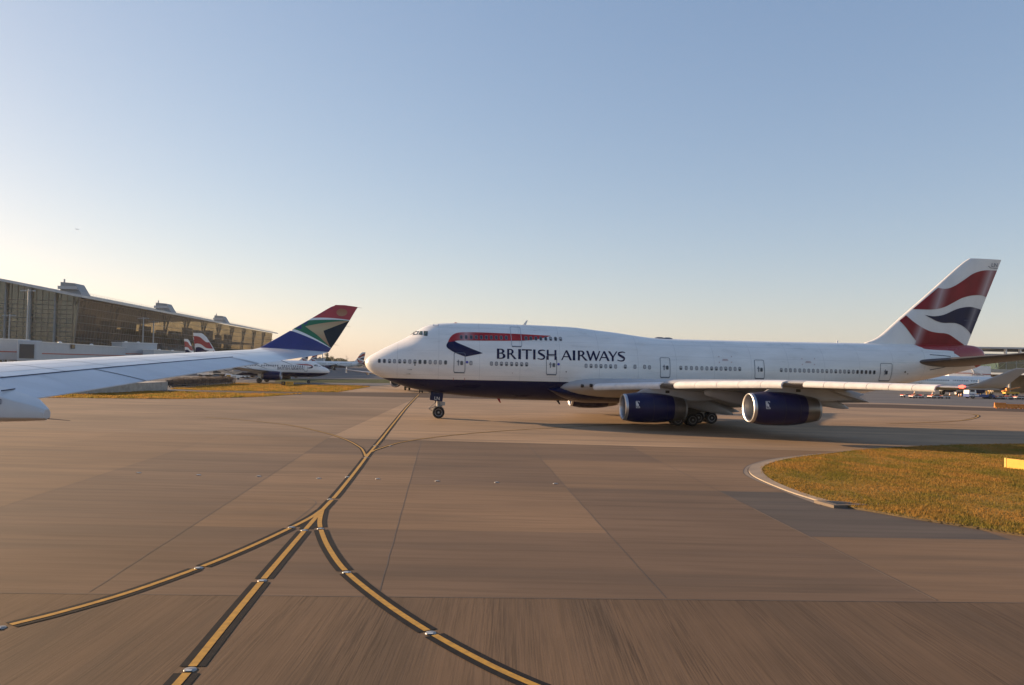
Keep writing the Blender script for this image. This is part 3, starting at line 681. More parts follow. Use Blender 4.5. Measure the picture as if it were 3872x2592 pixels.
# blades, domes and lights along the hull
def blade(u, z, h, c, m, name='antenna', dn=1, sweep=.5):
    MB().rings([[(u, -.03, z), (u + c, -.03, z), (u + c, .03, z), (u, .03, z)], [(u + sweep * h, -.012, z + dn * h), (u + sweep * h + c * .45, -.012, z + dn * h), (u + sweep * h + c * .45, .012, z + dn * h), (u + sweep * h, .012, z + dn * h)]]).build(name, m, J)
c = onv(z4(955, 142)); blade(c[0], float(F7.top(c[0])) - .05, .52, .34, MT['white'], sweep=.75)
c = onv(z6(1497, 142)); blade(c[0], float(F7.top(c[0])) - .05, .33, .22, MT['white'], sweep=.5)
c = onv(z3(1880, 1180)); blade(c[0], float(F7.bot(c[0])) + .05, .48, .3, MT['red'], dn=-1, sweep=.7)
c = onv(z4(1325, 985)); blade(c[0], float(F7.bot(c[0])) + .05, .42, .3, MT['black'], dn=-1, sweep=.8)
for x in (715, 803):
    c = onv(z5(x, 92)); MB().lathe([(-.62, .02), (-.5, .12), (-.2, .19), (.2, .19), (.5, .12), (.62, .02)], (c[0], 0, float(F7.top(c[0])) - .03), 'x', 14).build('satcom_dome', MT['frame'], J, smooth=True)
for x in (1330,): 
    c = onv(z3(x, 150)); MB().lathe([(-.15, .02), (0, .09), (.15, .02)], (c[0], 0, float(F7.top(c[0]))), 'x', 10).build('beacon', MT['red'], J, smooth=True)
for v in (5.05, 5.95):
    uu = le_u(v); MB().lathe([(-.03, .16), (.1, .17), (.3, .12)], (uu - .12, -v, float(le_z(v)) - .02), 'x', 14).build('landing_lamp', MT['black'], J, smooth=True)
ch = MB(); ch.tube((68.9, 0, 7.15), (69.3, 0, 7.1), .09, n=8); ch.tube((68.85, .1, 6.98), (69.2, .1, 6.95), .05, n=6); ch.build('tail_vent', MT['darksteel'], J)
# tailplane seal plates seen round its root
sp_ = MB()
for L in ([(830, 945), (960, 955), (1018, 962)], [(830, 1085), (940, 1065), (1010, 1045)]):
    q = [onhull(z7(*p)) for p in L]
    for a, b in zip(q[:-1], q[1:]): sp_.tube((a[0], -float(F7.half(*a)) - .01, a[1]), (b[0], -float(F7.half(*b)) - .01, b[1]), .045, n=5)
sp_.build('tailplane_seal', MT['frame'], J)
# ---- nose gear with the letter plate
ng = MB(); ng.tube((7.75, 0, .62), (7.72, 0, 2.9), .13, .17, 12); ng.tube((7.75, 0, 1.1), (7.72, 0, 1.9), .2, n=12)
ng.tube((7.75, -.62, .62), (7.75, .62, .62), .08, n=8); ng.tube((7.6, 0, 1.75), (6.6, 0, 2.8), .06, n=8); ng.tube((7.55, -.02, 1.25), (6.75, -.02, .95), .035, n=6); ng.tube((6.75, -.02, .95), (7.15, -.02, .72), .03, n=6); ng.tube((7.55, -.2, 1.7), (6.75, -.05, .98), .03, n=6)
ng.tube((7.5, -.25, 1.72), (7.34, -.25, 1.72), .13, .15, 12); ng.tube((7.5, .25, 1.72), (7.34, .25, 1.72), .13, .15, 12)
ng.box((8.15, 0, 1.5), (.5, .5, .35)); ng.tube((8.35, -.1, 1.45), (7.8, -.1, 1.2), .07, n=8); ng.tube((7.9, 0, 1.3), (8.3, 0, .95), .04, n=6)
NG = ng.build('nose_gear', MT['strut'], J, auto=40)
for dv in (-.43, .43): wheel(NG, (7.75, dv, .62), .622, .44)
for sd in (-1, 1):
    gd = MB().faces([(6.95, sd * .62, 2.75), (8.2, sd * .62, 2.62), (8.1, sd * .70, 1.72), (6.85, sd * .70, 1.88), (6.95, sd * .57, 2.75), (8.2, sd * .57, 2.62), (8.1, sd * .65, 1.72), (6.85, sd * .65, 1.88)], [(0, 1, 2, 3), (7, 6, 5, 4), (0, 4, 5, 1), (1, 5, 6, 2), (2, 6, 7, 3), (3, 7, 4, 0)]).build('gear_door', MT['navy'], NG)
    lt = MB(); write(lt, 'LN', .46, (7.56, sd * .705, 2.05), (-sd, 0, -(-sd) * .10 if sd < 0 else .1) if sd > 0 else (1, 0, -.1), (0, 0, 1)); lt.build('gear_letters', MT['white'], NG)
# ------------------------------------------------------------------ the airfield ground
LANE = math.radians(5.0)           # the slab lanes run a little left of straight ahead
def slab_mat(name, col, along=True, streak=.5, fine=.35, patch=.3, rough=.78):
    """brushed concrete: streaks along the broom direction, tyre grime, large tonal patches"""
    m, nt, b = new_mat(name)
    big = noise(nt, coords(nt, (.055, .10, 1), -LANE), 1.0, 4)
    s1 = (6.5, .22, 1) if along else (.14, 2.6, 1); s2 = (24, .38, 1) if along else (.30, 9, 1)
    st = noise(nt, coords(nt, s1, -LANE), 1.0, 5, .6); fi = noise(nt, coords(nt, s2, -LANE), 1.0, 3, .65)
    sp = noise(nt, coords(nt, (1, 1, 1)), 26, 4, .7)
    c = mix_c(nt, ramp(nt, big, .3, .72), tuple(k * (1 - patch) for k in col), tuple(k * (1 + patch * .7) for k in col))
    dk = (col[0] * .45, col[1] * .49, col[2] * .55)
    bands = noise(nt, coords(nt, (.5, .045, 1) if along else (.05, .55, 1), -LANE), 1.0, 4, .6)
    c = mix_c(nt, math_n(nt, 'MULTIPLY', ramp(nt, bands, .47, .62), .58), c, (col[0] * .55, col[1] * .6, col[2] * .66))
    c = mix_c(nt, math_n(nt, 'MULTIPLY', ramp(nt, st, .48, .78), streak), c, dk)
    if along:      # broom grooves gathered in worn runs
        run = noise(nt, coords(nt, (.9, .10, 1), -LANE), 1.0, 3, .6)
        gro = math_n(nt, 'MULTIPLY', ramp(nt, fi, .46, .60), ramp(nt, run, .32, .68))
        c = mix_c(nt, math_n(nt, 'MULTIPLY', gro, fine), c, tuple(k * .40 for k in col))
    else: c = mix_c(nt, math_n(nt, 'MULTIPLY', ramp(nt, fi, .48, .72), fine), c, tuple(k * .55 for k in col))
    c = mix_c(nt, math_n(nt, 'MULTIPLY', ramp(nt, sp, .55, .8), .25), c, tuple(k * 1.35 for k in col))
    nt.links.new(c, b.inputs['Base Color'])
    nt.links.new(math_n(nt, 'MULTIPLY_ADD', st, .25, rough - .12), b.inputs['Roughness'])
    bp = nt.nodes.new('ShaderNodeBump'); bp.inputs['Strength'].default_value = .35; bp.inputs['Distance'].default_value = .01
    nt.links.new(math_n(nt, 'ADD', fi, st), bp.inputs['Height']); nt.links.new(bp.outputs[0], b.inputs['Normal'])
    b.inputs['Specular IOR Level'].default_value = .22
    return m
CON = (.265, .171, .099)
M_FORE = slab_mat('concrete_broomed_lengthwise', tuple(k * .54 for k in CON), True, .42, .85, .3)
M_S1 = slab_mat('concrete_broomed_across', tuple(k * .78 for k in CON), False, .62, .4, .28)
M_S2 = slab_mat('concrete_grey_bay', (CON[0] * .60, CON[1] * .62, CON[2] * .68), False, .66, .4, .25)
M_S3 = slab_mat('concrete_pale_bay', tuple(k * .72 for k in CON), False, .45, .3, .25)
M_FAR = slab_mat('concrete_far', tuple(k * 1.2 for k in (.262, .178, .108)), False, .5, .3, .3)
M_FARL = slab_mat('concrete_far_grimy', (.222, .151, .094), False, .65, .4, .34)
M_DK = slab_mat('asphalt_dark_bay', (.105, .086, .07), False, .45, .3, .2)
M_TAR = mat('tarmac_grey', (.12, .12, .125), .9, spec=.12, var=.2, scale=.05, stretch=(.5, 3, 1))
M_BAND = mat('asphalt_strip', (.085, .064, .052), .9, spec=.08, var=.25, scale=.3, stretch=(.2, 1.5, 1))
M_PALE = mat('pale_kerb_concrete', (.20, .16, .12), .8, var=.15, scale=1.2)
M_JOINT = mat('joint_sealant', (.075, .058, .046), .8, var=.3, scale=3)
M_GRD = mat('dry_grass_base', (.27, .17, .045), .95, spec=.05, var=.35, scale=.8)
M_GRDN = mat('dark_green_base', (.06, .07, .03), .95, spec=.05, var=.3, scale=.3)  # the verge's own darker grey-green, the same all along
def sheet(name, pts, z, m, label=None):
    o = MB().poly([(p[0], p[1], z) for p in pts]).build(name, m); return kind(o, 'structure', label)
# one tarmac sheet reaching the horizon
sheet('ground', [(-9000, -600), (9000, -600), (9000, 12000), (-9000, 12000)], 0.0, M_TAR)
# the concrete apron, cut into bays that butt against each other
def lane_x(i, y):
    base = {-4: -32.6, -3: -25.2, -2: -17.5, -1: -9.75, 0: -2.95, 1: 4.0, 2: 10.8, 3: 17.8, 4: 25}[i]
    return base - (y - 18.9) * (.093 if i <= 0 else .075 if i == 1 else .06)
YJ = lambda x: 18.95 + .045 * x
YB = lambda x: 56.8 - .04 * (x + 5)
FARL = [G(-900, 1488), G(-200, 1500), G(120, 1503), G(700, 1509), G(1000, 1500), G(1144, 1494), G(1450, 1501), G(3083, 1538), G(3372, 1544), G(3872, 1559), G(4600, 1580)]
ap = MB()
xs = [-60, 0, 70]
ap.poly([(-60, -60, .004), (70, -60, .004), (70, YJ(70), .004), (-60, YJ(-60), .004)], 0)
rr_ = random.Random(11)
cells = {(-4, 0): 1, (-3, 0): 1, (-2, 0): 2, (-1, 0): 1, (0, 0): 1, (1, 0): 1, (2, 0): 1, (3, 0): 3}
ygr = [0.0, .2, .46, .74, 1.0]
tone = {-5: [3, 3, 1, 3], -4: [2, 3, 3, 1], -3: [2, 3, 3, 3], -2: [2, 2, 2, 1], -1: [2, 1, 1, 2], 0: [2, 1, 2, 2], 1: [2, 2, 1, 2], 2: [3, 4, 1, 3], 3: [3, 3, 1, 3]}
for i in range(-4, 4):
    for k in range(4):
        def yy(x, f): return YJ(x) + (YB(x) - YJ(x)) * f
        f0, f1 = ygr[k], ygr[k + 1]
        def corner(j, f):
            x = lane_x(j, 20 + 36 * f); return (x, yy(x, f), .004)
        ap.poly([corner(i, f0), corner(i + 1, f0), corner(i + 1, f1), corner(i, f1)], tone[i][k])
def edge(j, f):
    x = lane_x(j, 20 + 36 * f); return (x, YJ(x) + (YB(x) - YJ(x)) * f, .004)
ap.poly([(-60, YJ(-60), .004)] + [edge(-4, f) for f in ygr] + [(-60, YB(-60), .004)], 3)
ap.poly([edge(4, f) for f in ygr][::-1] + [(70, YJ(70), .004), (70, YB(70), .004)], 3)
top = [(p.x, p.y, .004) for p in FARL]
e_l = [edge(j, 1.0) for j in range(-4, 5)]; XS = e_l[3]           # far paving: a grimy western half and a cleaner eastern one
_yt = float(np.interp(XS[0] - 2, [p[0] for p in top], [p[1] for p in top])); cut = (XS[0] - 2, _yt, .004)
ap.poly([(-60, YB(-60), .004)] + e_l[:4] + [cut] + [p for p in top if p[0] < cut[0]][::-1] + [(-120, 60, .004)], 6)
ap.poly(e_l[3:] + [(70, YB(70), .004), (160, 60, .004)] + [p for p in top if p[0] > cut[0]][::-1] + [cut], 5)
ap.poly([(-60, -60, .004), (-60, YB(-60), .004), (-120, 60, .004), (-120, -60, .004)], 3)
ap.poly([(70, -60, .004), (160, -60, .004), (160, 60, .004), (70, YB(70), .004)], 3)
o = ap.build('apron_concrete', [M_FORE, M_S1, M_S2, M_S3, M_DK, M_FAR, M_FARL]); kind(o, 'structure')
# asphalt strip and the paving beyond it
bt = [G(600, 1480), G(745, 1478), G(1108, 1484.2), G(1278, 1484), G(1700, 1487), G(3083, 1525), G(3372, 1531), G(3872, 1548), G(4600, 1570)]
sheet('asphalt_strip', [G(600, 1484)] + [G(745, 1485), G(1108, 1490.5), G(1144, 1494.4), G(1450, 1501.4), G(3083, 1538.4), G(3372, 1544.4), G(3872, 1559.4), G(4600, 1580.4)] + bt[::-1], .004 + .004, M_BAND)
sheet('far_paving', [G(1278, 1483.6), G(1326, 1460), G(1500, 1457), G(1900, 1462), G(3083, 1519), G(3372, 1526), G(3872, 1543), G(4600, 1565), G(4600, 1569.6), G(3872, 1547.6), G(3372, 1530.6), G(3083, 1524.6), G(1700, 1486.6)], .004, M_FAR)
sheet('stand_line', [G(2900, 1518.5), G(3372, 1528.3), G(3872, 1543.5), G(3872, 1545.5), G(3372, 1530), G(2900, 1520)], .012, M_PALE)
sheet('verge', [G(1040, 1434), G(1500, 1435), G(2300, 1450), G(2300, 1466), G(1500, 1450), G(1040, 1447)], .006, M_GRDN)
sheet('stand_line', [z and G(*z) for z in (z2(1500, 907), z2(2343, 874), z2(2343, 876.5), z2(1500, 910))], .004, M_PALE)
sheet('stand_line', [G(*z2(880, 938)), G(*z2(1060, 915)), G(*z2(1060, 918)), G(*z2(880, 942))], .004, M_PALE)
# sealed joints
def ribbon(mb, line, w0, w1=None, z=.008, m=0, g=None):
    """a strip of paint lying along a ground line, between offsets w0..w1 from it"""
    if w1 is None: w0, w1 = -w0 / 2, w0 / 2
    P = [Vector((p[0], p[1])) for p in line]; a, b = [], []
    for i, p in enumerate(P):
        d = (P[min(i + 1, len(P) - 1)] - P[max(i - 1, 0)]).normalized(); n = Vector((-d.y, d.x))
        a.append(p + n * w0); b.append(p + n * w1)
    for i in range(len(P) - 1): mb.poly([(a[i].x, a[i].y, z), (a[i + 1].x, a[i + 1].y, z), (b[i + 1].x, b[i + 1].y, z), (b[i].x, b[i].y, z)], m)
jt = MB()
ribbon(jt, [(x, YJ(x)) for x in (-60, 70)], .04)
def wob(pts, a, seed):
    r = random.Random(seed); return [(p[0] + r.uniform(-a, a), p[1]) for p in pts]
for j in range(-4, 4): ribbon(jt, wob([edge(j, f)[:2] for f in np.linspace(.004, .996, 40)], .012, j + 9), .028 if j in (-1, 0, 1, 2) else .018)
ribbon(jt, [edge(j, 1.0)[:2] for j in range(-4, 5)], .03)
kind(jt.build('joint_sealant', M_JOINT), 'structure')
pj = MB(); ribbon(pj, [edge(2, f)[:2] for f in np.linspace(.004, .34, 12)], .03, .06); kind(pj.build('joint_edge', mat('pale_joint_edge', (.21, .15, .095), .8)), 'structure')
# faint tyre scuffs
sc = MB()
for L in ([(660, 1205), (690, 1180), (715, 1160), (722, 1148), (700, 1140), (660, 1136)],):
    q = smooth_line([GP(*p)[:2] for p in L], 8); ribbon(sc, q, .03, z=.0075)
kind(sc.build('tyre_scuff', mat('tyre_scuff_rubber', (.085, .066, .052), .8, var=.3, scale=5)), 'structure')

# ---- taxiway guide lines: yellow with black edging, broken where the lights are set in
M_YEL = mat('worn_yellow_line', (.40, .215, .022), .7, var=.22, scale=7)
M_BLK = mat('black_line_edging', (.014, .0145, .016), .8, var=.35, scale=5, spec=.12)
def gl(pts, per=8): return [Vector((p[0], p[1])) for p in smooth_line([GP(*q)[:2] for q in pts], per)]
LINES = {
 'main': gl([(345, 1640), (389, 1585), (435, 1532), (517, 1430), (600, 1329), (665, 1252), (735, 1170), (765, 1138), (790, 1108), (820, 1070), (845, 1037), (872, 1005), (905, 963), (932, 930), (958, 903)]),
 'right': gl([(1335, 1612), (1215, 1566), (1105, 1515), (985, 1449), (880, 1380), (793, 1310), (755, 1260), (737, 1222), (731, 1195), (737, 1168)]),
 'left': gl([(-150, 1478), (0, 1437), (150, 1399), (300, 1355), (455, 1300), (570, 1253), (670, 1206), (712, 1184), (738, 1166)]),
 'bow_right': gl([(836, 1043), (850, 1034), (870, 1026), (920, 1012), (1000, 1000), (1100, 990), (1200, 983), (1330, 976), (1480, 968)]),
 'bow_left': gl([(836, 1045), (831, 1033), (822, 1023), (790, 1006), (740, 990), (660, 973), (560, 962), (470, 955)]),
}
def resample(L, step=.25):
    out = [L[0]]; acc = 0
    for a, b in zip(L[:-1], L[1:]):
        d = (b - a).length; t = 0
        while acc + d - t >= step and d > 0:
            t += step - acc; acc = 0; out.append(a + (b - a) * (t / d))
        acc += d - t
    return out
LIGHTS = [(435, 1533), (600, 1329), (696, 1214), (755, 1143), (795, 1092), (985, 1449), (793, 1310), (733, 1210), (455, 1300), (667, 1207), (0, 1437), (838, 1047), (858, 1020), (893, 1021)]
LP = [GP(*p) for p in LIGHTS]
ye, bl = MB(), MB()
all_l = {k: resample(v, .1) for k, v in LINES.items()}
zoff = {'main': 0, 'right': .0008, 'left': .0016, 'bow_right': .0008, 'bow_left': .0016}
for k, L in all_l.items():
    faint = k.startswith('bow'); seg = []
    def flush():
        global seg
        if len(seg) > 1:
            wb = .23 if not faint else .15; wy = .077 if not faint else .06
            ribbon(bl, seg, -wb, wb, .012 + zoff[k]); ribbon(ye, seg, -wy, wy, .018 + zoff[k])
        seg = []
    seg = []
    for p in L:
        if min((p - q.xy).length for q in LP) < .12: flush()
        else: seg.append(p)
    flush()
kind(bl.build('taxiway_line_edging', M_BLK), 'structure'); kind(ye.build('taxiway_line', M_YEL), 'structure')
# right hand loop of guide line beyond the jumbo
lp = MB(); q = gl([(2030, 969), (2120, 967), (2195, 963), (2228, 957), (2237, 951.5), (2222, 947.5), (2190, 945)]); ribbon(lp, resample(q, .6), -.3, .3, .012); lo = MB(); ribbon(lo, resample(q, .6), -.12, .12, .018)
kind(lp.build('taxiway_line_edging', M_BLK), 'structure'); kind(lo.build('taxiway_line', M_YEL), 'structure')

# ---- lights sunk in the paving
M_LAMP = mat('inset_light_casting', (.27, .28, .29), .45, metal=.3, var=.1); M_LENS = mat('inset_light_prism', (.5, .54, .56), .08, var=.05)
def inset_light(p, ang, label, group, s=1.0):
    t = thing('inset_light', label, 'runway light', (p.x, p.y, .004), ang, group)
    MB().lathe([(0, .118 * s), (.012, .112 * s), (.024, .07 * s), (.027, .0)], (0, 0, 0), 'z', 20).build('casting', M_LAMP, t, auto=30)
    MB().box((0, -.085 * s, .022), (.10 * s, .05, .014)).build('prism', M_LENS, t)
    MB().box((0, -.118 * s, .010), (.15 * s, .02, .016)).build('slot', MT['black'], t); return t
names = ['largest inset taxiway light, on the broad centre line at the bottom edge of the picture', 'inset taxiway light on the straight centre line, halfway to the fork', 'inset taxiway light on the centre line just below the three-way fork', 'inset taxiway light on the yellow line just above the three-way fork', 'inset taxiway light on the line between the two forks', 'lower inset light on the line curving off to the bottom right', 'upper inset light on the line curving off to the bottom right', 'inset light at the start of the right-hand curve, beside the three-way fork', 'inset light midway along the line curving off to the left', 'inset light at the start of the left-hand curve, beside the three-way fork', 'inset light at the left picture edge on the left-hand curve', 'inset light at the foot of the far fork', 'inset light on the straight line just above the far fork', 'inset light on the right arm of the far fork']
for p, nm in zip(LP, names): inset_light(p, 0.09, nm, 'lights set in the guide lines')
row = [(317, 1082, 'first'), (454, 1087, 'second'), (592, 1090, 'third'), (729, 1095, 'fourth'), (864, 1096, 'fifth'), (1000, 1101, 'sixth'), (1136, 1104, 'seventh'), (1270, 1107, 'last')]
for x, y, nm in row:
    p = GP(x, y); t = inset_light(p, 0.0, f'{nm} small stop bar light from the left in the row across the concrete', 'stop bar lights across the concrete', 1.0)

# ---- grass island on the right with its drain kerb
def island(L, per=5): return [(p.x, p.y) for p in smooth_line([GP(*q)[:2] for q in L], per)]
GE = [(3300, 1010), (2342, 1018), (2150, 1022), (2000, 1030), (1850, 1046), (1775, 1060), (1743, 1076), (1762, 1101), (1830, 1131), (1920, 1158), (2030, 1178), (2100, 1190), (2342, 1228), (2900, 1320)]
KI = [(2000, 1028.5), (1850, 1043), (1765, 1056), (1722, 1067), (1713, 1079), (1730, 1095), (1800, 1125), (1890, 1154)]
KO = [(1990, 1027), (1800, 1045.5), (1722, 1061), (1700, 1079), (1720, 1096), (1795, 1127), (1872, 1156)]
ge, ki, ko = island(GE), island(KI), island(KO)
def strip(mb, a, b, z, m=0, z2=None):
    n = min(len(a), len(b)); ra = [a[int(i * (len(a) - 1) / (n - 1))] for i in range(n)]; rb_ = [b[int(i * (len(b) - 1) / (n - 1))] for i in range(n)]
    for i in range(n - 1): mb.poly([(*ra[i], z), (*ra[i + 1], z), (*rb_[i + 1], z2 or z), (*rb_[i], z2 or z)], m)
kb = MB(); gk = island(GE[3:10])
strip(kb, ko, ki, .012); strip(kb, ki, gk, .07, 0, .12); strip(kb, ki, ki, .012)
for i in range(len(ki) - 1): kb.poly([(*ki[i], .010), (*ki[i + 1], .010), (*ki[i + 1], .07), (*ki[i], .07)], 1)
kind(kb.build('kerb', [M_PALE, mat('kerb_face_pale', (.25, .21, .17), .8)]), 'structure')
kj = MB(); ribbon(kj, ko, .05, z=.016); ribbon(kj, ki, -.09, -.03, z=.016); kind(kj.build('joint_sealant', M_JOINT), 'structure')
gi = MB().poly([(x, y, .09) for x, y in ge]).build('grass_soil', M_GRD); kind(gi, 'structure')
sk = MB()
for a, b in zip(ge[:-1], ge[1:]): sk.poly([(*a, .09), (*b, .09), (*b, 0.0), (*a, 0.0)])
kind(sk.build('turf_edge', mat('turf_edge_straw', (.10, .07, .03), .9, var=.3, scale=4)), 'structure')
dr = thing('drain_grate', 'dark drain grate in a pale concrete frame at the tip of the grass island kerb', 'drain', GP(1905, 1155.5))
a = [GP(*q) - GP(1905, 1155.5) for q in ((1862, 1151), (1924, 1153), (1985, 1161), (1907, 1163))]
c4 = [sum((p for p in a), Vector()) / 4 + (p - sum((p for p in a), Vector()) / 4) * .62 for p in a]
MB().prism([(p.x, p.y) for p in a], .0, .124).build('surround', mat('drain_concrete', (.14, .11, .085), .85), dr); MB().prism([(p.x, p.y) for p in c4], .124, .136).build('grating', mat('drain_cast_iron', (.02, .02, .02), .6, metal=.3), dr)

# ---- grass itself
M_GRASS, nt, b = new_mat('dry_grass')
g_ = nt.nodes.new('ShaderNodeNewGeometry'); mp = nt.nodes.new('ShaderNodeMapping'); mp.inputs['Scale'].default_value = (1, .55, 1); nt.links.new(g_.outputs['Position'], mp.inputs['Vector'])
n1 = noise(nt, mp.outputs[0], .42, 4, .6); n2 = noise(nt, mp.outputs[0], 6.0, 3, .7)
c = mix_c(nt, ramp(nt, n1, .42, .60), (.32, .175, .045), (.165, .14, .03))
c = mix_c(nt, ramp(nt, n2, .25, .95), c, mix_c(nt, ramp(nt, n1, .4, .7), (.39, .23, .07), (.205, .175, .04)))
c = mix_c(nt, ramp(nt, g_.outputs['Random Per Island'], 0, 1), c, (.16, .10, .025)) if False else c
out = nt.nodes['Material Output']; nt.nodes.remove(b)
df = nt.nodes.new('ShaderNodeBsdfDiffuse'); tl = nt.nodes.new('ShaderNodeBsdfTranslucent'); mx = nt.nodes.new('ShaderNodeMixShader'); mx.inputs[0].default_value = .45
nt.links.new(c, df.inputs['Color']); nt.links.new(c, tl.inputs['Color']); nt.links.new(df.outputs[0], mx.inputs[1]); nt.links.new(tl.outputs[0], mx.inputs[2]); nt.links.new(mx.outputs[0], out.inputs['Surface'])
def grass(name, poly, n, h, w, z, label, seed, dens=None):
    r = random.Random(seed); xs = [p[0] for p in poly]; ys = [p[1] for p in poly]; x0, x1, y0, y1 = min(xs), max(xs), min(ys), max(ys)
    vs, fs = [], []; k = 0; tries = 0
    ph = [r.uniform(0, 6) for _ in range(6)]
    while k < n and tries < n * 14:
        tries += 1
        x, y = r.uniform(x0, x1), r.uniform(y0, y1)
        if dens and r.random() > dens(x, y): continue
        if not inside(x + r.gauss(0, .10), y + r.gauss(0, .14), poly): continue
        cl = .5 + .25 * math.sin(x * .9 + ph[0] + math.sin(y * .5 + ph[1]) * 1.4) + .25 * math.sin(y * .35 + ph[2] + math.sin(x * .35 + ph[3]))
        hh = h * r.uniform(.45, 1.1) * (.55 + .75 * cl); ww = w * r.uniform(.7, 1.3); a = r.uniform(0, 2 * PI); la = r.uniform(0, 2 * PI); ln = hh * r.uniform(.15, .6)
        dx, dy = math.cos(a) * ww / 2, math.sin(a) * ww / 2; b0 = len(vs)
        vs += [(x - dx, y - dy, z), (x + dx, y + dy, z), (x + math.cos(la) * ln, y + math.sin(la) * ln, z + hh)]
        fs.append((b0, b0 + 1, b0 + 2)); k += 1
    me = bpy.data.meshes.new(name); me.from_pydata(vs, [], fs); me.materials.append(M_GRASS)
    o = bpy.data.objects.new(name, me); COL.objects.link(o); o['kind'] = 'stuff'; o['label'] = label; return o
near_only = lambda x, y: min(1, (46 / max(y, 26)) ** 2)
isl = [p for p in ge if p[0] < 60]
_lim = [(x, y) for x, y in ge if x < 46] 
grass('grass', _lim, 100000, .10, .045, .09, 'dry yellow green grass on the kerbed island at right', 5, near_only)
L1 = [G(*p).xy for p in ((-200, 1500), (120, 1504), (480, 1508), (700, 1510), (1000, 1501), (1140, 1491), (1000, 1490.6), (745, 1485.8), (600, 1481), (300, 1474), (-200, 1464))]
L2 = [G(*p).xy for p in ((640, 1472), (880, 1452), (887, 1450), (1100, 1455), (1326, 1459), (1400, 1463), (1278, 1484), (1108, 1483.4), (745, 1476.5))]
for L, nm, sd, n in ((L1, 'dry grass verge along the near edge of the far taxiway at left', 2, 26000), (L2, 'orange dry grass patch below the twin jet at left', 3, 22000)):
    sheet('grass_soil', L, .02, M_GRD); grass('grass', [tuple(p) for p in L], n, .20, .24, .02, nm, sd)
# ------------------------------------------------------------------ the wing of the aircraft the picture is taken from
WG = thing('jet_wing', 'near white wing reaching in from the left, winglet painted with flag colours and gold disc', 'wing', (0, 0, 0))
M_WTOP = mat('wing_upper_paint', (.66, .67, .68), .3, var=.10, scale=1.4, stretch=(.35, 1.2, 1), coat=.35)
M_PANEL = mat('wing_trailing_paint', (.50, .52, .56), .36, var=.10, scale=1.6, stretch=(.4, 1.2, 1), coat=.2)
SEAM = mat('wing_seam_shadow_gap', (.05, .055, .09), .7)
# stations along the span: depth, trailing edge point and leading edge point read off the survey
def te_pt(y): 
    x = -7.2 - (30 - y) * .35; z = np.interp(y, [3, 12, 18.3, 22, 26, 30], [2.9, 3.88, 4.52, 4.97, 5.42, 5.86]); return Vector((x, y, z))
def le_pt(y):
    x = -9.83 - (30 - y) * .62; z = te_pt(y).z + np.interp(y, [3, 18, 30], [.45, .24, .02]); return Vector((x, y, z))
def w_foil(y, s, up=True, t=None):
    L, T = le_pt(y), te_pt(y); c = (T - L).length; t = np.interp(y, [3, 18, 30], [.12, .105, .09]) if t is None else t
    th = 5 * t * c * (.2969 * math.sqrt(s) - .126 * s - .3516 * s * s + .2843 * s ** 3 - .1036 * s ** 4); cb = .022 * c * 4 * s * (1 - s)
    return L + (T - L) * s + Vector((0, 0, (th if up else -th * .7) + cb))
ysw = [2.5, 6, 10, 13, 15.5, 18, 20, 22, 24, 26, 28, 29.4, 30.0]
mb = MB(); rs = []
ss = [(1 - math.cos(PI * i / 18)) / 2 for i in range(19)]
for y in ysw: rs.append([w_foil(y, s) for s in ss] + [w_foil(y, s, False) for s in ss[-2:0:-1]])
mb.rings(rs); mb.build('wing_box', M_WTOP, WG, auto=60)
# control surfaces along the trailing edge, a hair proud of the wing box, with dark gaps
def surf(y0, y1, h, name, mt):
    m = MB(); rr = []; hs = lambda y: np.interp(y, [10, 18.3, 24, 28.2], [.70, .70, .71, .74]) if h is None else h
    for k in range(7):
        y = y0 + (y1 - y0) * k / 6; q = [hs(y) + (1.004 - hs(y)) * i / 8 for i in range(9)]
        rr.append([w_foil(y, min(s, 1)) + Vector((0, 0, .012)) for s in q] + [w_foil(y, min(s, 1), False) - Vector((0, 0, .012)) for s in q[::-1]])
    m.rings(rr); return m.build(name, mt, WG, auto=50)
def edge_u(px, ys):   # where along the span the picture column px meets the trailing edge
    best = min(ys, key=lambda y: abs(((te_pt(y) - CP).dot(RT) / (te_pt(y) - CP).dot(FW)) * FPX + 1936 - px)); return best
ysr = list(np.arange(8, 30, .02))
ya = edge_u(550, ysr); yb = edge_u(1005, ysr)
surf(9, ya - .02, None, 'flap', M_PANEL); surf(ya + .02, yb - .35, None, 'aileron', M_PANEL)
gap = MB(); pts = []
for y in np.linspace(9, yb - .2, 40):
    s = float(np.interp(y, [10, 18.3, 24, 28.2], [.70, .70, .71, .74])); pts.append((w_foil(y, s) + Vector((0, 0, .006)), w_foil(y, s - .002) + Vector((0, 0, float(np.interp(y, [9, 18, 28], [.045, .040, .024])))))) 
for (a, b), (c, d) in zip(pts[:-1], pts[1:]): gap.poly([a, c, d, b])
gap.build('hinge_gap', SEAM, WG)
g2 = MB(); q = [w_foil(ya, s) + Vector((0, 0, .018)) for s in np.linspace(.70, .999, 10)]
for a, b in zip(q[:-1], q[1:]): g2.poly([a - Vector((0, .03, 0)), a + Vector((0, .03, 0)), b + Vector((0, .03, 0)), b - Vector((0, .03, 0))])
g2.build('panel_gap', SEAM, WG)
g3 = MB(); q = [w_foil(yb - .3, s) + Vector((0, (s - .73) * -.4, .018)) for s in np.linspace(.735, .999, 10)]
for a, b in zip(q[:-1], q[1:]): g3.poly([a - Vector((0, .04, 0)), a + Vector((0, .04, 0)), b + Vector((0, .04, 0)), b - Vector((0, .04, 0))])
g3.build('panel_gap', SEAM, WG)
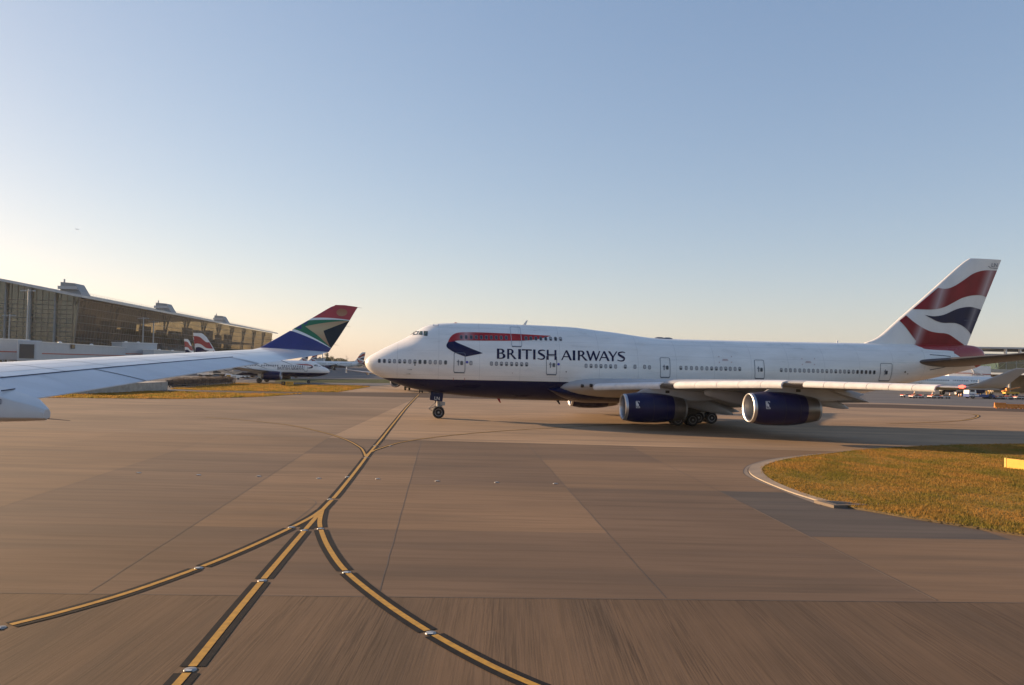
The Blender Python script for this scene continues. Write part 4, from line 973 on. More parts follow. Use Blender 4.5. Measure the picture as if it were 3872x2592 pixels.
for s_, y0, y1 in ((.45, 12, 29), (.58, 12, 29)):
    g = MB(); q = [w_foil(y, s_) + Vector((0, 0, .004)) for y in np.linspace(y0, y1, 30)]
    for a, b in zip(q[:-1], q[1:]): g.poly([a, b, b + Vector((.018, 0, 0)), a + Vector((.018, 0, 0))])
    g.build('skin_seam', mat('skin_seam_grey', (.30, .32, .35), .5), WG)
M_SK = mat('skin_seam_faint', (.40, .41, .44), .5)
for y_ in (12.4, 13.7, 15.2, 16.6, 18.1, 19.5, 21, 22.4, 24, 25.6, 27.3):
    g = MB(); q = [w_foil(y_, s) + Vector((0, 0, .004)) for s in np.linspace(.12, .685, 14)]
    for a, b in zip(q[:-1], q[1:]): g.poly([a - Vector((0, .012, 0)), a + Vector((0, .012, 0)), b + Vector((0, .012, 0)), b - Vector((0, .012, 0))])
    g.build('skin_seam', M_SK, WG)
for y_ in (14.6, 16.3, 20.2, 22.8):
    g = MB(); q = [w_foil(y_, s) + Vector((0, (s - .7) * -1.2, .0165)) for s in np.linspace(.72, .99, 8)]
    for a, b in zip(q[:-1], q[1:]): g.poly([a - Vector((0, .010, 0)), a + Vector((0, .010, 0)), b + Vector((0, .010, 0)), b - Vector((0, .010, 0))])
    g.build('skin_seam', M_SK, WG)
# winglet: outline surveyed from the picture, set on the tip
zw = Z(980, 1150, 5.8575)
def wl(p):
    q = zw(*p); dpt = 30.0 + .30 * max(0, (1320 - q[1]) / 97); return at_depth(q[0], q[1], dpt)
WLE = [(-40, 1000), (40, 955), (175, 880), (470, 715), (740, 560), (1090, 360), (1500, 118), (1600, 62), (1690, 32)]
WTE = [(1545, 1062), (1585, 1000), (1680, 870), (1800, 690), (1925, 495), (2000, 375), (2100, 205), (2150, 125), (2185, 78)]
ple, pte = [wl(p) for p in WLE], [wl(p) for p in WTE]
mb = MB(); rs = []
for a, b in zip(ple, pte):
    c = (b - a).length; nrm = Vector((.05, -1, -.22)).normalized(); ring = []
    for sgn in (1, -1):
        for s in (ss if sgn > 0 else ss[-2:0:-1]):
            th = 5 * .06 * c * (.2969 * math.sqrt(s) - .126 * s - .3516 * s * s + .2843 * s ** 3 - .1036 * s ** 4); ring.append(a + (b - a) * s + nrm * th * sgn)
    rs.append(ring)
mb.rings(rs); 
WNG = mb.build('winglet', mat('winglet_navy', (.028, .03, .16), .35, var=.12, coat=.3), WG, auto=60)
_pl_o, _nr = ple[4], Vector((.05, -1, -.22)).normalized()
_fit = np.linalg.lstsq(np.array([[p.x, p.z, 1] for p in ple + pte]), np.array([p.y for p in ple + pte]), rcond=None)[0]
def wl_on(p, off):
    q = zw(*p); d = ray(*q); t = (_fit[0] * CP.x + _fit[1] * CP.z + _fit[2] - CP.y) / (d.y - _fit[0] * d.x - _fit[1] * d.z); return CP + d * t
def wl_face(pxs, off, nm, m):
    """paint field on the outboard facing side, following the winglet's thickness"""
    V, Fc = fill([([tuple(p) for p in pxs], [])], 90); le = pchip([p[1] for p in WLE[::-1]], [p[0] for p in WLE[::-1]]); te = pchip([p[1] for p in WTE[::-1]], [p[0] for p in WTE[::-1]]); vs = []
    for x, y in V:
        l, e = float(le(y)), float(te(y)); x = min(max(x, l + .004 * (e - l)), l + .997 * (e - l)); s = min(max((x - l) / (e - l), .003), .997)
        A, B = wl((l, y)), wl((e, y)); c = (B - A).length
        th = 5 * .06 * c * (.2969 * math.sqrt(s) - .126 * s - .3516 * s * s + .2843 * s ** 3 - .1036 * s ** 4)
        vs.append(A + (B - A) * s + _nr * (th + off))
    return MB().faces(vs, Fc).build(nm, m, WNG, smooth=True)
C = lambda *p: [tuple(v) for v in smooth_line(p, 5)]
lo_w = C((660, 590), (780, 610), (1000, 690), (1250, 800), (1430, 895), (1600, 990), (1640, 1010)); hi_w = C((735, 545), (850, 575), (1000, 635), (1200, 735), (1400, 850), (1560, 955), (1640, 1005))
wl_face(hi_w + lo_w[::-1], .006, 'white_stripe', MT['white'])
gtop = C((1080, 363), (1250, 350), (1500, 345), (1750, 350), (1990, 372), (2050, 380))
wl_face(gtop + C((2050, 385), (1800, 640), (1630, 1000)) + hi_w[::-1], .006, 'green_field', mat('winglet_green', (.022, .15, .06), .32, var=.12, coat=.3))
wt = C((1165, 312), (1350, 300), (1600, 308), (1850, 335), (2005, 358), (2060, 366))
wl_face(wt + gtop[::-1], .006, 'white_stripe', MT['white'])
wl_face([(1165, 312), (1500, 110), (1620, 40), (1690, 20), (1900, 25), (2200, 70), (2060, 362)] + wt[::-1][1:-1], .006, 'red_field', mat('winglet_red', (.42, .045, .04), .32, var=.1, coat=.3))
GOLD, nt, b = new_mat('winglet_gold_fade')
tc = nt.nodes.new('ShaderNodeTexCoord'); sp = nt.nodes.new('ShaderNodeSeparateXYZ'); nt.links.new(tc.outputs['Object'], sp.inputs[0])
_c = wl((1250, 560)); fx = math_n(nt, 'ABSOLUTE', math_n(nt, 'SUBTRACT', sp.outputs[2], _c.z)); fx = ramp(nt, fx, .05, .75)
nt.links.new(mix_c(nt, fx, (.48, .36, .19), (.36, .13, .05)), b.inputs['Base Color']); b.inputs['Roughness'].default_value = .35; b.inputs['Coat Weight'].default_value = .3
wl_face(C((1030, 492), (1200, 455), (1450, 415), (1700, 388), (1985, 378)) + [(1430, 590)] + C((1430, 592), (1480, 740), (1545, 890), (1600, 985)) + C((1600, 985), (1500, 880), (1300, 690), (1150, 580), (1035, 498)), .010, 'gold_arrow', GOLD)
wl_face([(1430, 592), (1985, 380), (2060, 378), (1950, 470), (1800, 690), (1680, 870), (1605, 985), (1545, 888), (1480, 738)], .014, 'black_field', MT['black'])
wl_face(arc(1835, 185, 120, 82, 0, 350, 28), .010, 'gold_disc', GOLD)
# fairing between wing tip and winglet, flowing up into it
mb = MB(); rs = []
for f in np.linspace(0, 1, 9):
    y = 29.2 + .9 * f; ring = []
    L = le_pt(29.4).lerp(ple[0].lerp(ple[1], .6), f) ; T = te_pt(29.4).lerp(pte[0], f); 
    for sgn in (1, -1):
        for s in (ss if sgn > 0 else ss[-2:0:-1]):
            c = (T - L).length; th = 5 * (.09 - .03 * f) * c * (.2969 * math.sqrt(s) - .126 * s - .3516 * s * s + .2843 * s ** 3 - .1036 * s ** 4)
            n_ = Vector((0, 0, 1)).lerp(Vector((.05, -1, .3)).normalized(), f ** 1.6); ring.append(L + (T - L) * s + n_ * th * sgn)
    rs.append(ring)
mb.rings(rs); mb.build('tip_fairing', M_WTOP, WG, auto=60)
# static wicks
M_WICK = mat('static_wick', (.10, .09, .09), .6)
def wick(p, d, name='static_wick', par=WG, r=.012): MB().tube(p, p + d, r, .004, 6).build(name, M_WICK, par)
for x, y in ((1005, 1373), (1070, 1374), (972, 1378), (930, 1383), (890, 1388), (848, 1393)):
    yy = edge_u(x, ysr); p = te_pt(yy); wick(p + Vector((-.14, 0, .02)), Vector((.46, .05, -.17)))
for p in ((2185, 80), (1928, 490), (1665, 905)): wick(wl(p), Vector((.17, 0, -.02)), r=.006, par=WNG)
# flap track fairing under the trailing edge at the picture's left edge
M_FAIR = mat('fairing_paint', (.55, .55, .56), .36, var=.06, coat=.2)
z10 = Z(0, 1250, 4.2371); FD = 13.6
prof_t = [(-1100, 760), (-600, 900), (-300, 960), (0, 1060), (220, 1125), (470, 1185), (640, 1235), (735, 1268)]
prof_r = [(-1100, 690), (-600, 800), (-300, 880), (0, 965), (180, 1020), (360, 1095), (600, 1190), (735, 1255)]
prof_b = [(-1100, 1330), (-600, 1460), (-300, 1485), (0, 1478), (220, 1470), (470, 1460), (640, 1454), (735, 1448)]
rs = []
for k, (t, rdg, bt_) in enumerate(zip(prof_t, prof_r, prof_b)):
    pt, pb = at_depth(*z10(*t), FD), at_depth(*z10(*bt_), FD); h = pt.z - pb.z; w = np.interp(k, [0, 3, 5, 6, 7], [.52, .44, .30, .16, .09])
    pr = at_depth(*z10(*rdg), FD + w * .9); cx = pt.x
    c1 = [(pt.x, FD - .02, pt.z), (pt.x, FD - .06, pt.z - h * .3), (pt.x, FD - .05, pt.z - h * .8), (pt.x, FD + .03, pb.z + .03), (pt.x, FD + w * .5, pb.z), (pt.x, FD + w - .03, pb.z + .03), (pt.x, FD + w + .05, pt.z - h * .8), (pt.x, FD + w + .06, pt.z - h * .3), (pt.x, FD + w, pr.z), (pt.x, FD + w * .5, pt.z + (pr.z - pt.z) * .72)]
    rs.append(c1)
fr = MB().rings(rs).build('flap_track_fairing', M_FAIR, WG, auto=35, bevel=.02)
p = at_depth(*z10(735, 1412), FD + .1); wick(p, Vector((.42, .02, -.03)), r=.008, par=fr)
pa, pb_ = at_depth(*z10(25, 968), FD + .12), at_depth(*z10(238, 938), FD + .5)
MB().tube(pa, pb_, .012, .012, 6).build('fairing_seam', SEAM, fr)
sq = MB()
for a, b in (((0, 1105), (14, 1105)), ((14, 1105), (14, 1180)), ((14, 1180), (0, 1180))): sq.tube(at_depth(*z10(*a), FD - .055), at_depth(*z10(*b), FD - .055), .006, n=5)
sq.build('fairing_hatch', SEAM, fr)
# ------------------------------------------------------------------ twin jets around the apron
FIN_BOX = (9.05, 18.86)
def norm_fin(p):
    u, z = p; return ((u - float(fin_le(z))) / (fin_te(z) - float(fin_le(z))), (z - FIN_BOX[0]) / (FIN_BOX[1] - FIN_BOX[0]))
M_RED_S = mat('flag_red_plain', (.30, .02, .026), .32, var=.1, coat=.2)
M_GLASSDK = mat('small_cabin_glass', (.03, .04, .06), .15)
HULLS = {}
def twin_jet(name, label, loc, rz, L=37.57, detail=1, near=1, group=None, wings=True):
    """near = +1 when the starboard side faces the picture, -1 for port"""
    t = thing(name, label, 'airliner', loc, rz, group); dL = (L - 33.84) * .47
    top = [(0, 3.06), (.12, 3.3), (.5, 3.66), (1.1, 4.0), (1.9, 4.28), (2.6, 4.72), (3.2, 5.06), (4.0, 5.3), (5.2, 5.45), (7, 5.5), (L - 9, 5.5), (L - 6, 5.46), (L - 3, 5.3), (L - 1, 5.08), (L, 4.86)]
    bot = [(0, 2.94), (.12, 2.72), (.5, 2.4), (1.1, 2.12), (1.9, 1.9), (3, 1.7), (4.5, 1.58), (6.5, 1.54), (L - 13.5, 1.54), (L - 10, 1.85), (L - 6, 2.72), (L - 3, 3.5), (L - 1, 4.1), (L, 4.42)]
    wid = [(0, .06), (.12, .35), (.5, .8), (1.1, 1.15), (1.9, 1.42), (3, 1.7), (4.5, 1.9), (6.5, 1.975), (L - 13, 1.975), (L - 9, 1.75), (L - 6, 1.35), (L - 3, .85), (L - 1, .5), (L, .25)]
    F = Fuselage(top, bot, wid, [(0, .5), (3, .47), (L, .5)], [(0, .5), (L, .5)])
    if L not in HULLS: HULLS[L] = hull_mat('twin_jet_livery', 2.62, L - 14, .3, ([9, 5.7, 4.9, 4.6, 3.9, 3.2], [L - 6.2, L - 5.6, L - 4.4, L - 3.2, L - 1.2, L + 3]), 3.2, 70)
    us = [0, .05, .12, .3, .5, .8, 1.1, 1.5, 1.9, 2.3, 2.6, 2.9, 3.2, 3.6, 4, 4.6, 5.2, 6, 7] + list(np.arange(9, L - 12, 3)) + [L - 12, L - 11, L - 10, L - 9, L - 8, L - 7, L - 6, L - 5, L - 4, L - 3, L - 2, L - 1, L - .4, L]
    F.mesh('fuselage', us, HULLS[L], t, 32 if detail > 1 else 20)
    le = pchip([5.2, 5.75, 6.3, 11.55, 11.75], [L - 9.6, L - 7.7, L - 6.9, L - 2.9, L - 2.45]); te = lambda z: L - 1.75 + (z - 5.2) * .19
    fin = fin_build(le, te, [5.1, 5.4, 5.75, 6.2, 7, 9, 10.8, 11.5, 11.75], .10, FINW, t, 6)
    z0, z1 = 5.6, 11.75
    def conv(p):
        q, h = norm_fin(p); z = min(z0 + h * (z1 - z0), z1 - .02); l, e = float(le(z)), float(te(z)); return (l + q * (e - l), z)
    for s_ in ((-1, 1) if detail > 1 else (near,)): stripes_on(fin, s_, conv, le, te, .10, 6, (M_RED_S, MT['navy'], M_RED_S), .6)
    for sd in (-1, 1):
        loft('tailplane', [((L - 6.4 + .62 * v, sd * v, 4.35 + .1 * v), (L - 2.4 + .28 * v, sd * v, 4.3 + .1 * v), .09, 0) for v in (.4, 3.2, 6.2)], (0, 0, 1), MT['grey_wing'], t, 6)
        if wings:
            wu = 11.2 + dL; secs = [((wu + (v - 1.9) * .52, sd * v, zz), (wu + tq, sd * v, zz - .1 - .25 * (v < 8)), th, .01) for v, tq, zz, th in ((.8, 6.6, 2.45, .13), (1.95, 6.6, 2.5, .13), (6.4, 7.0, 3.0, .115), (12, 8.6, 3.45, .10), (16.9, 9.5, 3.9, .09))]
            loft('wing', secs, (0, 0, 1), MT['grey_wing'], t, 8)
            if detail:
                MB().rings([[(wu + 7.7, sd * 16.95, 3.3), (wu + 9.4, sd * 16.95, 3.2), (wu + 9.7, sd * 17.0, 3.55), (wu + 9.6, sd * 17, 4.55), (wu + 8.6, sd * 17, 4.4)], [(wu + 7.7, sd * 17.0, 3.3), (wu + 9.4, sd * 17.0, 3.2), (wu + 9.7, sd * 17.05, 3.55), (wu + 9.6, sd * 17.05, 4.55), (wu + 8.6, sd * 17.05, 4.4)]]).build('wingtip_fence', MT['white'], t)
                for v in (6.2, 9.4, 12.6):
                    rr = []
                    for k in range(7):
                        f = k / 6; r_ = max(.05, math.sin(PI * f) ** .6 * .26); cx = wu + 4.3 + (v - 6) * .4 + 4.2 * f; rr.append([(cx, sd * v + r_ * .7 * math.cos(PI * i / 5), 2.75 + (v - 6) * .08 - .25 * f + r_ * math.sin(PI * i / 5)) for i in range(10)])
                    MB().rings(rr).build('flap_track_fairing', MT['grey_wing'], t, smooth=True)
            e = engine(t, (wu - .75, sd * 5.75, 1.78), 4.7, .93, 1.12, MT['navy'], 0, detail > 1, .86)
            MB().rings([[(wu + .6, sd * 5.75 - q, 2.8), (wu + 2.2, sd * 5.75 - q, 3.05), (wu + 5.6, sd * 5.75 - q, 2.75), (wu + 4.4, sd * 5.75 - q, 2.45), (wu + .8, sd * 5.75 - q, 2.55)] for q in (-.16, .16)]).build('engine_pylon', MT['grey_wing'], t)
        g = MB(); ux = 16.1 + (L - 33.84) * .42; g.tube((ux, sd * 3.8, .57), (ux - .1, sd * 3.75, 2.4), .16, n=8); g.tube((ux, sd * 3.8 - .45, .57), (ux, sd * 3.8 + .45, .57), .09, n=8)
        gg = g.build('landing_gear', MT['strut'], t)
        MB().box((ux - .15, sd * 4.05, 1.55), (1.0, .08, 1.3)).build('gear_door', MT['white'], gg)
        for dv in (-.42, .42): wheel(gg, (ux, sd * 3.8 + dv, .57), .57, .38)
    g = MB(); g.tube((5.07, 0, .38), (5.0, 0, 1.75), .09, n=8); g.tube((5.07, -.35, .38), (5.07, .35, .38), .06, n=8); g.tube((4.9, 0, 1.2), (4.1, 0, 1.75), .05, n=6); g.box((4.85, 0, 1.25), (.12, .5, .14))
    gg = g.build('nose_gear', MT['strut'], t)
    for dv in (-.25, .25): wheel(gg, (5.07, dv, .38), .38, .22)
    if detail:
        sides = (near,)
        for s_ in sides:
            n = int((L - 14.5) / .54); skip = {int(n * .55), int(n * .58)}
            for k in range(n):
                u = 6.35 + k * .54
                if abs(u - (11.6 + dL)) < .28 or k in skip: continue
                mb = MB(); on_hull(mb, F, [(rrect(u - .125, 3.98, u + .125, 4.36, .09), [])], s_, .02, None); mb.build('cabin_window', M_GLASSDK, t)
            for a, b, c, d in ((5.05, 2.98, 5.87, 4.82), (L - 9.6, 3.0, L - 8.8, 4.7)): door(F, a, c - 0 if False else b, c, d, s_, MT['wrim'], t, None, .05, False)
            cw = [([(2.05, 4.34), (2.55, 4.66), (2.62, 4.26), (2.2, 4.16)]), ([(2.68, 4.68), (3.12, 4.66), (3.12, 4.24), (2.70, 4.26)]), ([(3.2, 4.66), (3.5, 4.62), (3.62, 4.3), (3.2, 4.24)])]
            for q in cw: on_hull(MB(), F, [(q, [])], s_, .03, .3).build('cockpit_window', MT['cockpit'], t)
    return t, F
def jet_at(nose_gear_px, main_gear_px, L):
    a, b = G(*nose_gear_px), G(*main_gear_px); d = (b - a); rz = math.atan2(d.y, d.x); ud = Vector((math.cos(rz), math.sin(rz), 0)); return a - ud * 5.07, rz
# the twin jet taxiing behind the near wing, nose to the right
loc, rz = jet_at((1166.8, 1450), (1000, 1446.5), 33.84)
T1, FT = twin_jet('twin_jet', 'white twin jet with navy belly and lettering, taxiing nose right beneath the near winglet', loc, rz, 33.84, 2, 1)
def lettering_uz(F, u_list, z0, z1, side, parent, flip):
    mb = MB()
    for ch, a, b in u_list:
        for o, hs in GLYPH[ch]:
            mp = lambda q: ((a + (b - a) * q[0]), z0 + (z1 - z0) * q[1])
            on_hull(mb, F, [([mp(q) for q in o], [[mp(q) for q in h] for h in hs])], side, .022, .4)
    return mb.build('lettering', MT['navy'], parent, smooth=True)
# letters keep their reading order: on the starboard side the text runs from aft forward
_w = [(c, a, b) for c, a, b in L7]; _x0, _x1 = 670, 2089; UA, UB = 12.28, 6.02
lettering_uz(FT, [(c, UA + (a - _x0) / (_x1 - _x0) * (UB - UA), UA + (b - _x0) / (_x1 - _x0) * (UB - UA)) for c, a, b in _w], 3.24, 3.92, 1, T1, True)
def jr(pts):      # ribbon, given in survey pixels of the close-up
    r = []
    for x, y in pts:
        u = (2305 - x) / 4.686 / 15.35 * 1.0; z = 4.17 - (y - 490) / 4.686 / 15.35; r.append((u, z))
    return r
_rb = jr([(1712, 452), (1800, 450), (1920, 452), (1975, 458), (2012, 470), (2032, 492), (2020, 494), (1990, 480), (1950, 474), (1900, 472), (1800, 465)])
_nb = jr([(2032, 493), (2030, 512), (2005, 524), (1965, 527), (1925, 516), (1960, 510), (1995, 500), (2008, 487)])
on_hull(MB(), FT, [(_rb, [])], 1, .02, .3).build('ribbon_emblem', M_RED_S, T1, smooth=True)
on_hull(MB(), FT, [(_nb, [])], 1, .024, .3).build('ribbon_emblem', MT['navy'], T1, smooth=True)
# parked jet whose red banded fin stands above the near wing, and the one seen end on beside it
p = at_depth(770, 1330, 232); twin_jet('twin_jet', 'parked jet with broad red and white fin over the near wing before the glass hall', (p.x + 27, p.y + 20, 0), math.atan2(-.62, -.78), 37.57, 1, 1, 'parked jets by the left terminal')
p = at_depth(741, 1330, 262); twin_jet('twin_jet', 'parked jet with thin red and white fin, left of the broad one', (p.x + 6, p.y + 30, 0), math.atan2(-.97, -.20), 37.57, 0, 1, 'parked jets by the left terminal')
# two fins close together far off over the taxiing jet's roof
for px, d, nm in ((1196, 640, 'far parked jet, right one of two overlapping fins over the taxiing twin jet'), (1163, 600, 'far parked jet, left one of two overlapping fins over the taxiing twin jet')):
    q = at_depth(px, 1368, d); a = math.radians(14); twin_jet('twin_jet', nm, (q.x - 36 * math.cos(a), q.y - 36 * math.sin(a), 0), a, 37.57, 0, -1, 'far parked jets')
# long white jet beyond, tail against the jumbo's nose
q = at_depth(1377, 1368, 500); a = math.radians(7); twin_jet('twin_jet', 'far white jet standing level behind the jumbo nose, flag fin just left of that nose', (q.x - 36.3 * math.cos(a), q.y - 36.3 * math.sin(a), 0), a, 37.57, 1, -1, 'far parked jets')
# head-on jet hidden by the jumbo's nose, showing one wing, an engine and a main gear leg
q = G(1591, 1486.5); twin_jet('twin_jet', 'jet facing the camera, hidden by the jumbo nose but for one wing, engine and wheels', (q.x + .2, q.y - 5, 0), math.radians(92), 37.57, 1, 1)
# jet on the stand at right, nose to the right
loc, rz = jet_at((3749, 1497.5), (3570, 1494), 37.57)
T8, F8 = twin_jet('twin_jet', 'white twin jet parked nose right beneath the jumbo tail by the right terminal', loc, rz, 37.57, 2, 1)
# high overflying jet
q = at_depth(300, 868, 7800); fl = thing('distant_airliner', 'tiny airliner flying high in the pale sky at left', 'airliner', q, math.radians(184))
MB().lathe([(0, .2), (3, 1.9), (6, 2), (28, 2), (36, .6), (38, .2)], (0, 0, 0), 'x', 12).build('fuselage', MT['white'], fl, smooth=True)
for sd in (-1, 1): loft('wing', [((12, sd * 1, -.5), (19, sd * 1, -.5), .1, 0), ((21, sd * 17, 1), (22.6, sd * 17, 1), .08, 0)], (0, 0, 1), MT['grey_wing'], fl, 6)
loft('tail_fin', [((29, 0, 1.5), (36, 0, 1.5), .1, 0), ((35, 0, 8), (37.5, 0, 8), .1, 0)], (0, 1, 0), MT['white'], fl, 6)
# ------------------------------------------------------------------ terminals
def glass_mat(name, tint, glow, trans, rough=.06):
    """coated facade glass: tinted see-through plus mirror, each pane slightly different"""
    m, nt, b = new_mat(name)
    out = nt.nodes['Material Output']; nt.nodes.remove(b)
    tr = nt.nodes.new('ShaderNodeBsdfTransparent'); gl_ = nt.nodes.new('ShaderNodeBsdfGlossy'); df = nt.nodes.new('ShaderNodeBsdfDiffuse'); m1 = nt.nodes.new('ShaderNodeMixShader'); m2 = nt.nodes.new('ShaderNodeMixShader')
    n1 = noise(nt, coords(nt, (.05, .05, .11)), 1.0, 5, .65)
    nt.links.new(mix_c(nt, ramp(nt, n1, .35, .65), tuple(k * .55 for k in tint), tint), tr.inputs['Color'])
    df.inputs['Color'].default_value = (*glow, 1); gl_.inputs['Roughness'].default_value = rough; gl_.inputs['Color'].default_value = (.75, .78, .75, 1)
    m1.inputs[0].default_value = trans; nt.links.new(df.outputs[0], m1.inputs[1]); nt.links.new(tr.outputs[0], m1.inputs[2])
    fr = nt.nodes.new('ShaderNodeFresnel'); fr.inputs['IOR'].default_value = 1.55
    nt.links.new(math_n(nt, 'MULTIPLY_ADD', fr.outputs[0], .55, .08), m2.inputs[0]); nt.links.new(m1.outputs[0], m2.inputs[1]); nt.links.new(gl_.outputs[0], m2.inputs[2])
    nt.links.new(m2.outputs[0], out.inputs['Surface']); return m
M_GOLD = glass_mat('amber_facade_glass', (.47, .37, .21), (.115, .10, .08), .70)
M_GREEN = glass_mat('green_facade_glass', (.30, .34, .28), (.10, .11, .095), .5)
M_GREEN2 = glass_mat('green_pier_glass', (.45, .62, .45), (.10, .14, .10), .6)
M_MULL = mat('mullion_steel', (.16, .16, .15), .5, metal=.3); M_FINS = mat('facade_fin_grey', (.21, .24, .26), .5)
M_ROOF = mat('roof_sheet', (.42, .43, .45), .35, metal=.4, var=.08, scale=.3); M_SLAB = mat('floor_slab_dark', (.075, .065, .055), .7, var=.3, scale=.2)
M_CLAD = mat('pale_cladding', (.44, .46, .48), .5, var=.06, scale=.4); M_STRIPE = mat('red_stripe_paint', (.36, .06, .04), .5)
M_INTR = mat('interior_warm', (.26, .18, .10), .7, var=.5, scale=.12)
A0 = Vector((-185.5, 334, 0)); AX = Vector((-.096, .995, 0)).normalized(); BX = Vector((-AX.y, AX.x, 0))       # along the facade, into the building
H = thing('glass_terminal', 'huge glass hall with an arched steel roof receding along the left behind the near wing', 'building', A0, math.atan2(AX.y, AX.x))
# local x along the facade, local y into the building (to the left), z up
LEN, DEP = 396, 150
_rz = pchip([-5, 0, 15, 34, 52, 75, 98, 116, 135, 150, 155], [29.4, 30.2, 32.9, 36.3, 38.4, 39.3, 38.4, 36.3, 32.9, 30.2, 29.4])
def roof_z(y): return float(_rz(y))
ry = [-3.2, -1, 0, 3, 8, 15, 25, 35, 50, 75, 100, 125, 140, DEP, DEP + 3]
mb = MB(); mb.rings([[(x, y, roof_z(y) + 1.15) for y in ry] + [(x, y, roof_z(y) + .35) for y in ry[::-1]] for x in (-5.5, LEN + 9)])
mb.build('roof', M_ROOF, H)
for k in range(22):
    x = -4 + k * 19; mb = MB(); q = [-2.9] + ry[2:9]
    for a, b in zip(q[:-1], q[1:]): mb.faces([(x, a, roof_z(a) + 1.15), (x + 6, a, roof_z(a) + 1.15), (x + 6, b, roof_z(b) + 1.15), (x, b, roof_z(b) + 1.15), (x, a, roof_z(a) + 1.42), (x + 6, a, roof_z(a) + 1.42), (x + 6, b, roof_z(b) + 1.42), (x, b, roof_z(b) + 1.42)], [(0, 1, 5, 4), (4, 5, 6, 7), (2, 3, 7, 6), (1, 2, 6, 5), (3, 0, 4, 7)])
    mb.build('roof_cassette', MT['steel'], H)
def fac(x, z): return (x, -z * .085 + 2.6 - .0, z)     # facade leans out towards the top
mb = MB(); zz = [0, 30.3]; mb.poly([fac(0, 0), fac(LEN, 0), fac(LEN, 30.3), fac(0, 30.3)]); mb.build('glass_facade', M_GOLD, H)
mb = MB(); mb.poly([(0, 2.6, 0), (0, DEP, 0)] + [(0, y, roof_z(y) + .3) for y in ry[::-1] if 0 < y <= DEP] + [fac(0, 30.4)]); mb.build('gable_glass', M_GREEN, H)
mb = MB()
for k in range(9): mb.tube(Vector(fac(-.2, 3.4 + k * 3.25)) + Vector((0, -.15, 0)), Vector(fac(LEN, 3.4 + k * 3.25)) + Vector((0, -.15, 0)), .12, n=4)
for k in range(int(LEN / 3)): mb.tube(Vector(fac(k * 3, 0)) + Vector((0, -.12, 0)), Vector(fac(k * 3, 30.3)) + Vector((0, -.12, 0)), .055, n=4, caps=False)
o = mb.build('mullion_grid', M_MULL, H)
for k in range(12):
    x = 3 + k * 36; c = MB()
    if x > LEN: break
    for dx in (0, 4.5): c.tube(Vector(fac(x + dx, 0)) + Vector((0, 1.6, 0)), Vector(fac(x + dx, 30)) + Vector((0, 1.2, 0)), .42, n=8)
    c.tube(Vector(fac(x + 2.2, 20)) + Vector((0, 1.4, 0)), Vector(fac(x - 5, 30)) + Vector((0, 1.2, 0)), .3, n=6); c.tube(Vector(fac(x + 2.2, 20)) + Vector((0, 1.4, 0)), Vector(fac(x + 9, 30)) + Vector((0, 1.2, 0)), .3, n=6)
    c.build('column_pair', M_MULL, H)
mb = MB()
for k in range(14): mb.tube((-.25, 3, 4 + k * 1.9), (-.25, 120, 4 + k * 1.9), .17, n=4)
for k in range(48): mb.tube((-.2, 2.6 + k * 2.5, 0), (-.2, 2.6 + k * 2.5, roof_z(2.6 + k * 2.5)), .1, n=4, caps=False)
mb.build('gable_louvres', M_MULL, H)
for k in range(11): y = 9.5 + k * 10; MB().box((-.7, y, roof_z(y) / 2), (1.3, .55, roof_z(y))).build('gable_fin', M_FINS, H)
MB().tube((-.3, 2.4, 0), (-.3, .05, 30.2), .22, n=6).build('corner_post', M_MULL, H)
for z_ in (7.5, 13.5, 19.5): MB().box((LEN / 2 + 2, DEP / 2 + 6, z_), (LEN - 6, DEP - 20, .9)).build('floor_slab', M_SLAB, H)
rb_ = random.Random(5); 
for k in range(26):
    x = 6 + k * 15; MB().box((x + rb_.uniform(-3, 3), rb_.uniform(14, 30), rb_.choice([4, 10, 16]) + 0), (rb_.uniform(5, 13), rb_.uniform(4, 9), rb_.uniform(4, 7.5))).build('interior_block', rb_.choice([M_SLAB, M_INTR, M_INTR]), H)
for k in range(14): MB().box((15 + k * 29, 40, 15), (rb_.uniform(9, 24), 3, rb_.uniform(18, 28))).build('interior_wall', rb_.choice([M_INTR, M_SLAB, M_INTR]), H)
# roof plant towers with sloped backs, and the safety rail
for x in (3, 118, 238):
    z0 = roof_z(6) + .8; t = MB().rings([[(q, .3, z0 - .8), (q, 9.5, z0 + 1), (q, 9.5, z0 + 5.0), (q, 3.6, z0 + 4.6)] for q in (x, x + 9)]).build('roof_plant_tower', M_FINS, H)
    p = MB(); p.tube((x + 1.5, 8.6, z0 + 4.9), (x + 1.5, 8.6, z0 + 6.4), .35, n=8); p.build('exhaust_pipe', MT['steel'], t)
    p = MB().box((x - .7, 6, z0 + 2), (1.4, 8, .25)).box((x - 1.35, 6, z0 + 2.6), (.08, 8, 1.2)); p.build('access_gantry', MT['steel'], t)
rl = MB(); 
for k in range(0, 132): rl.tube((k * 3, -.4, roof_z(0) + 1.1), (k * 3, -.4, roof_z(0) + 2.5), .05, n=4, caps=False)
for h in (1.8, 2.5): rl.tube((0, -.4, roof_z(0) + h), (LEN, -.4, roof_z(0) + h), .05, n=4)
rl.build('safety_rail', MT['steel'], H)

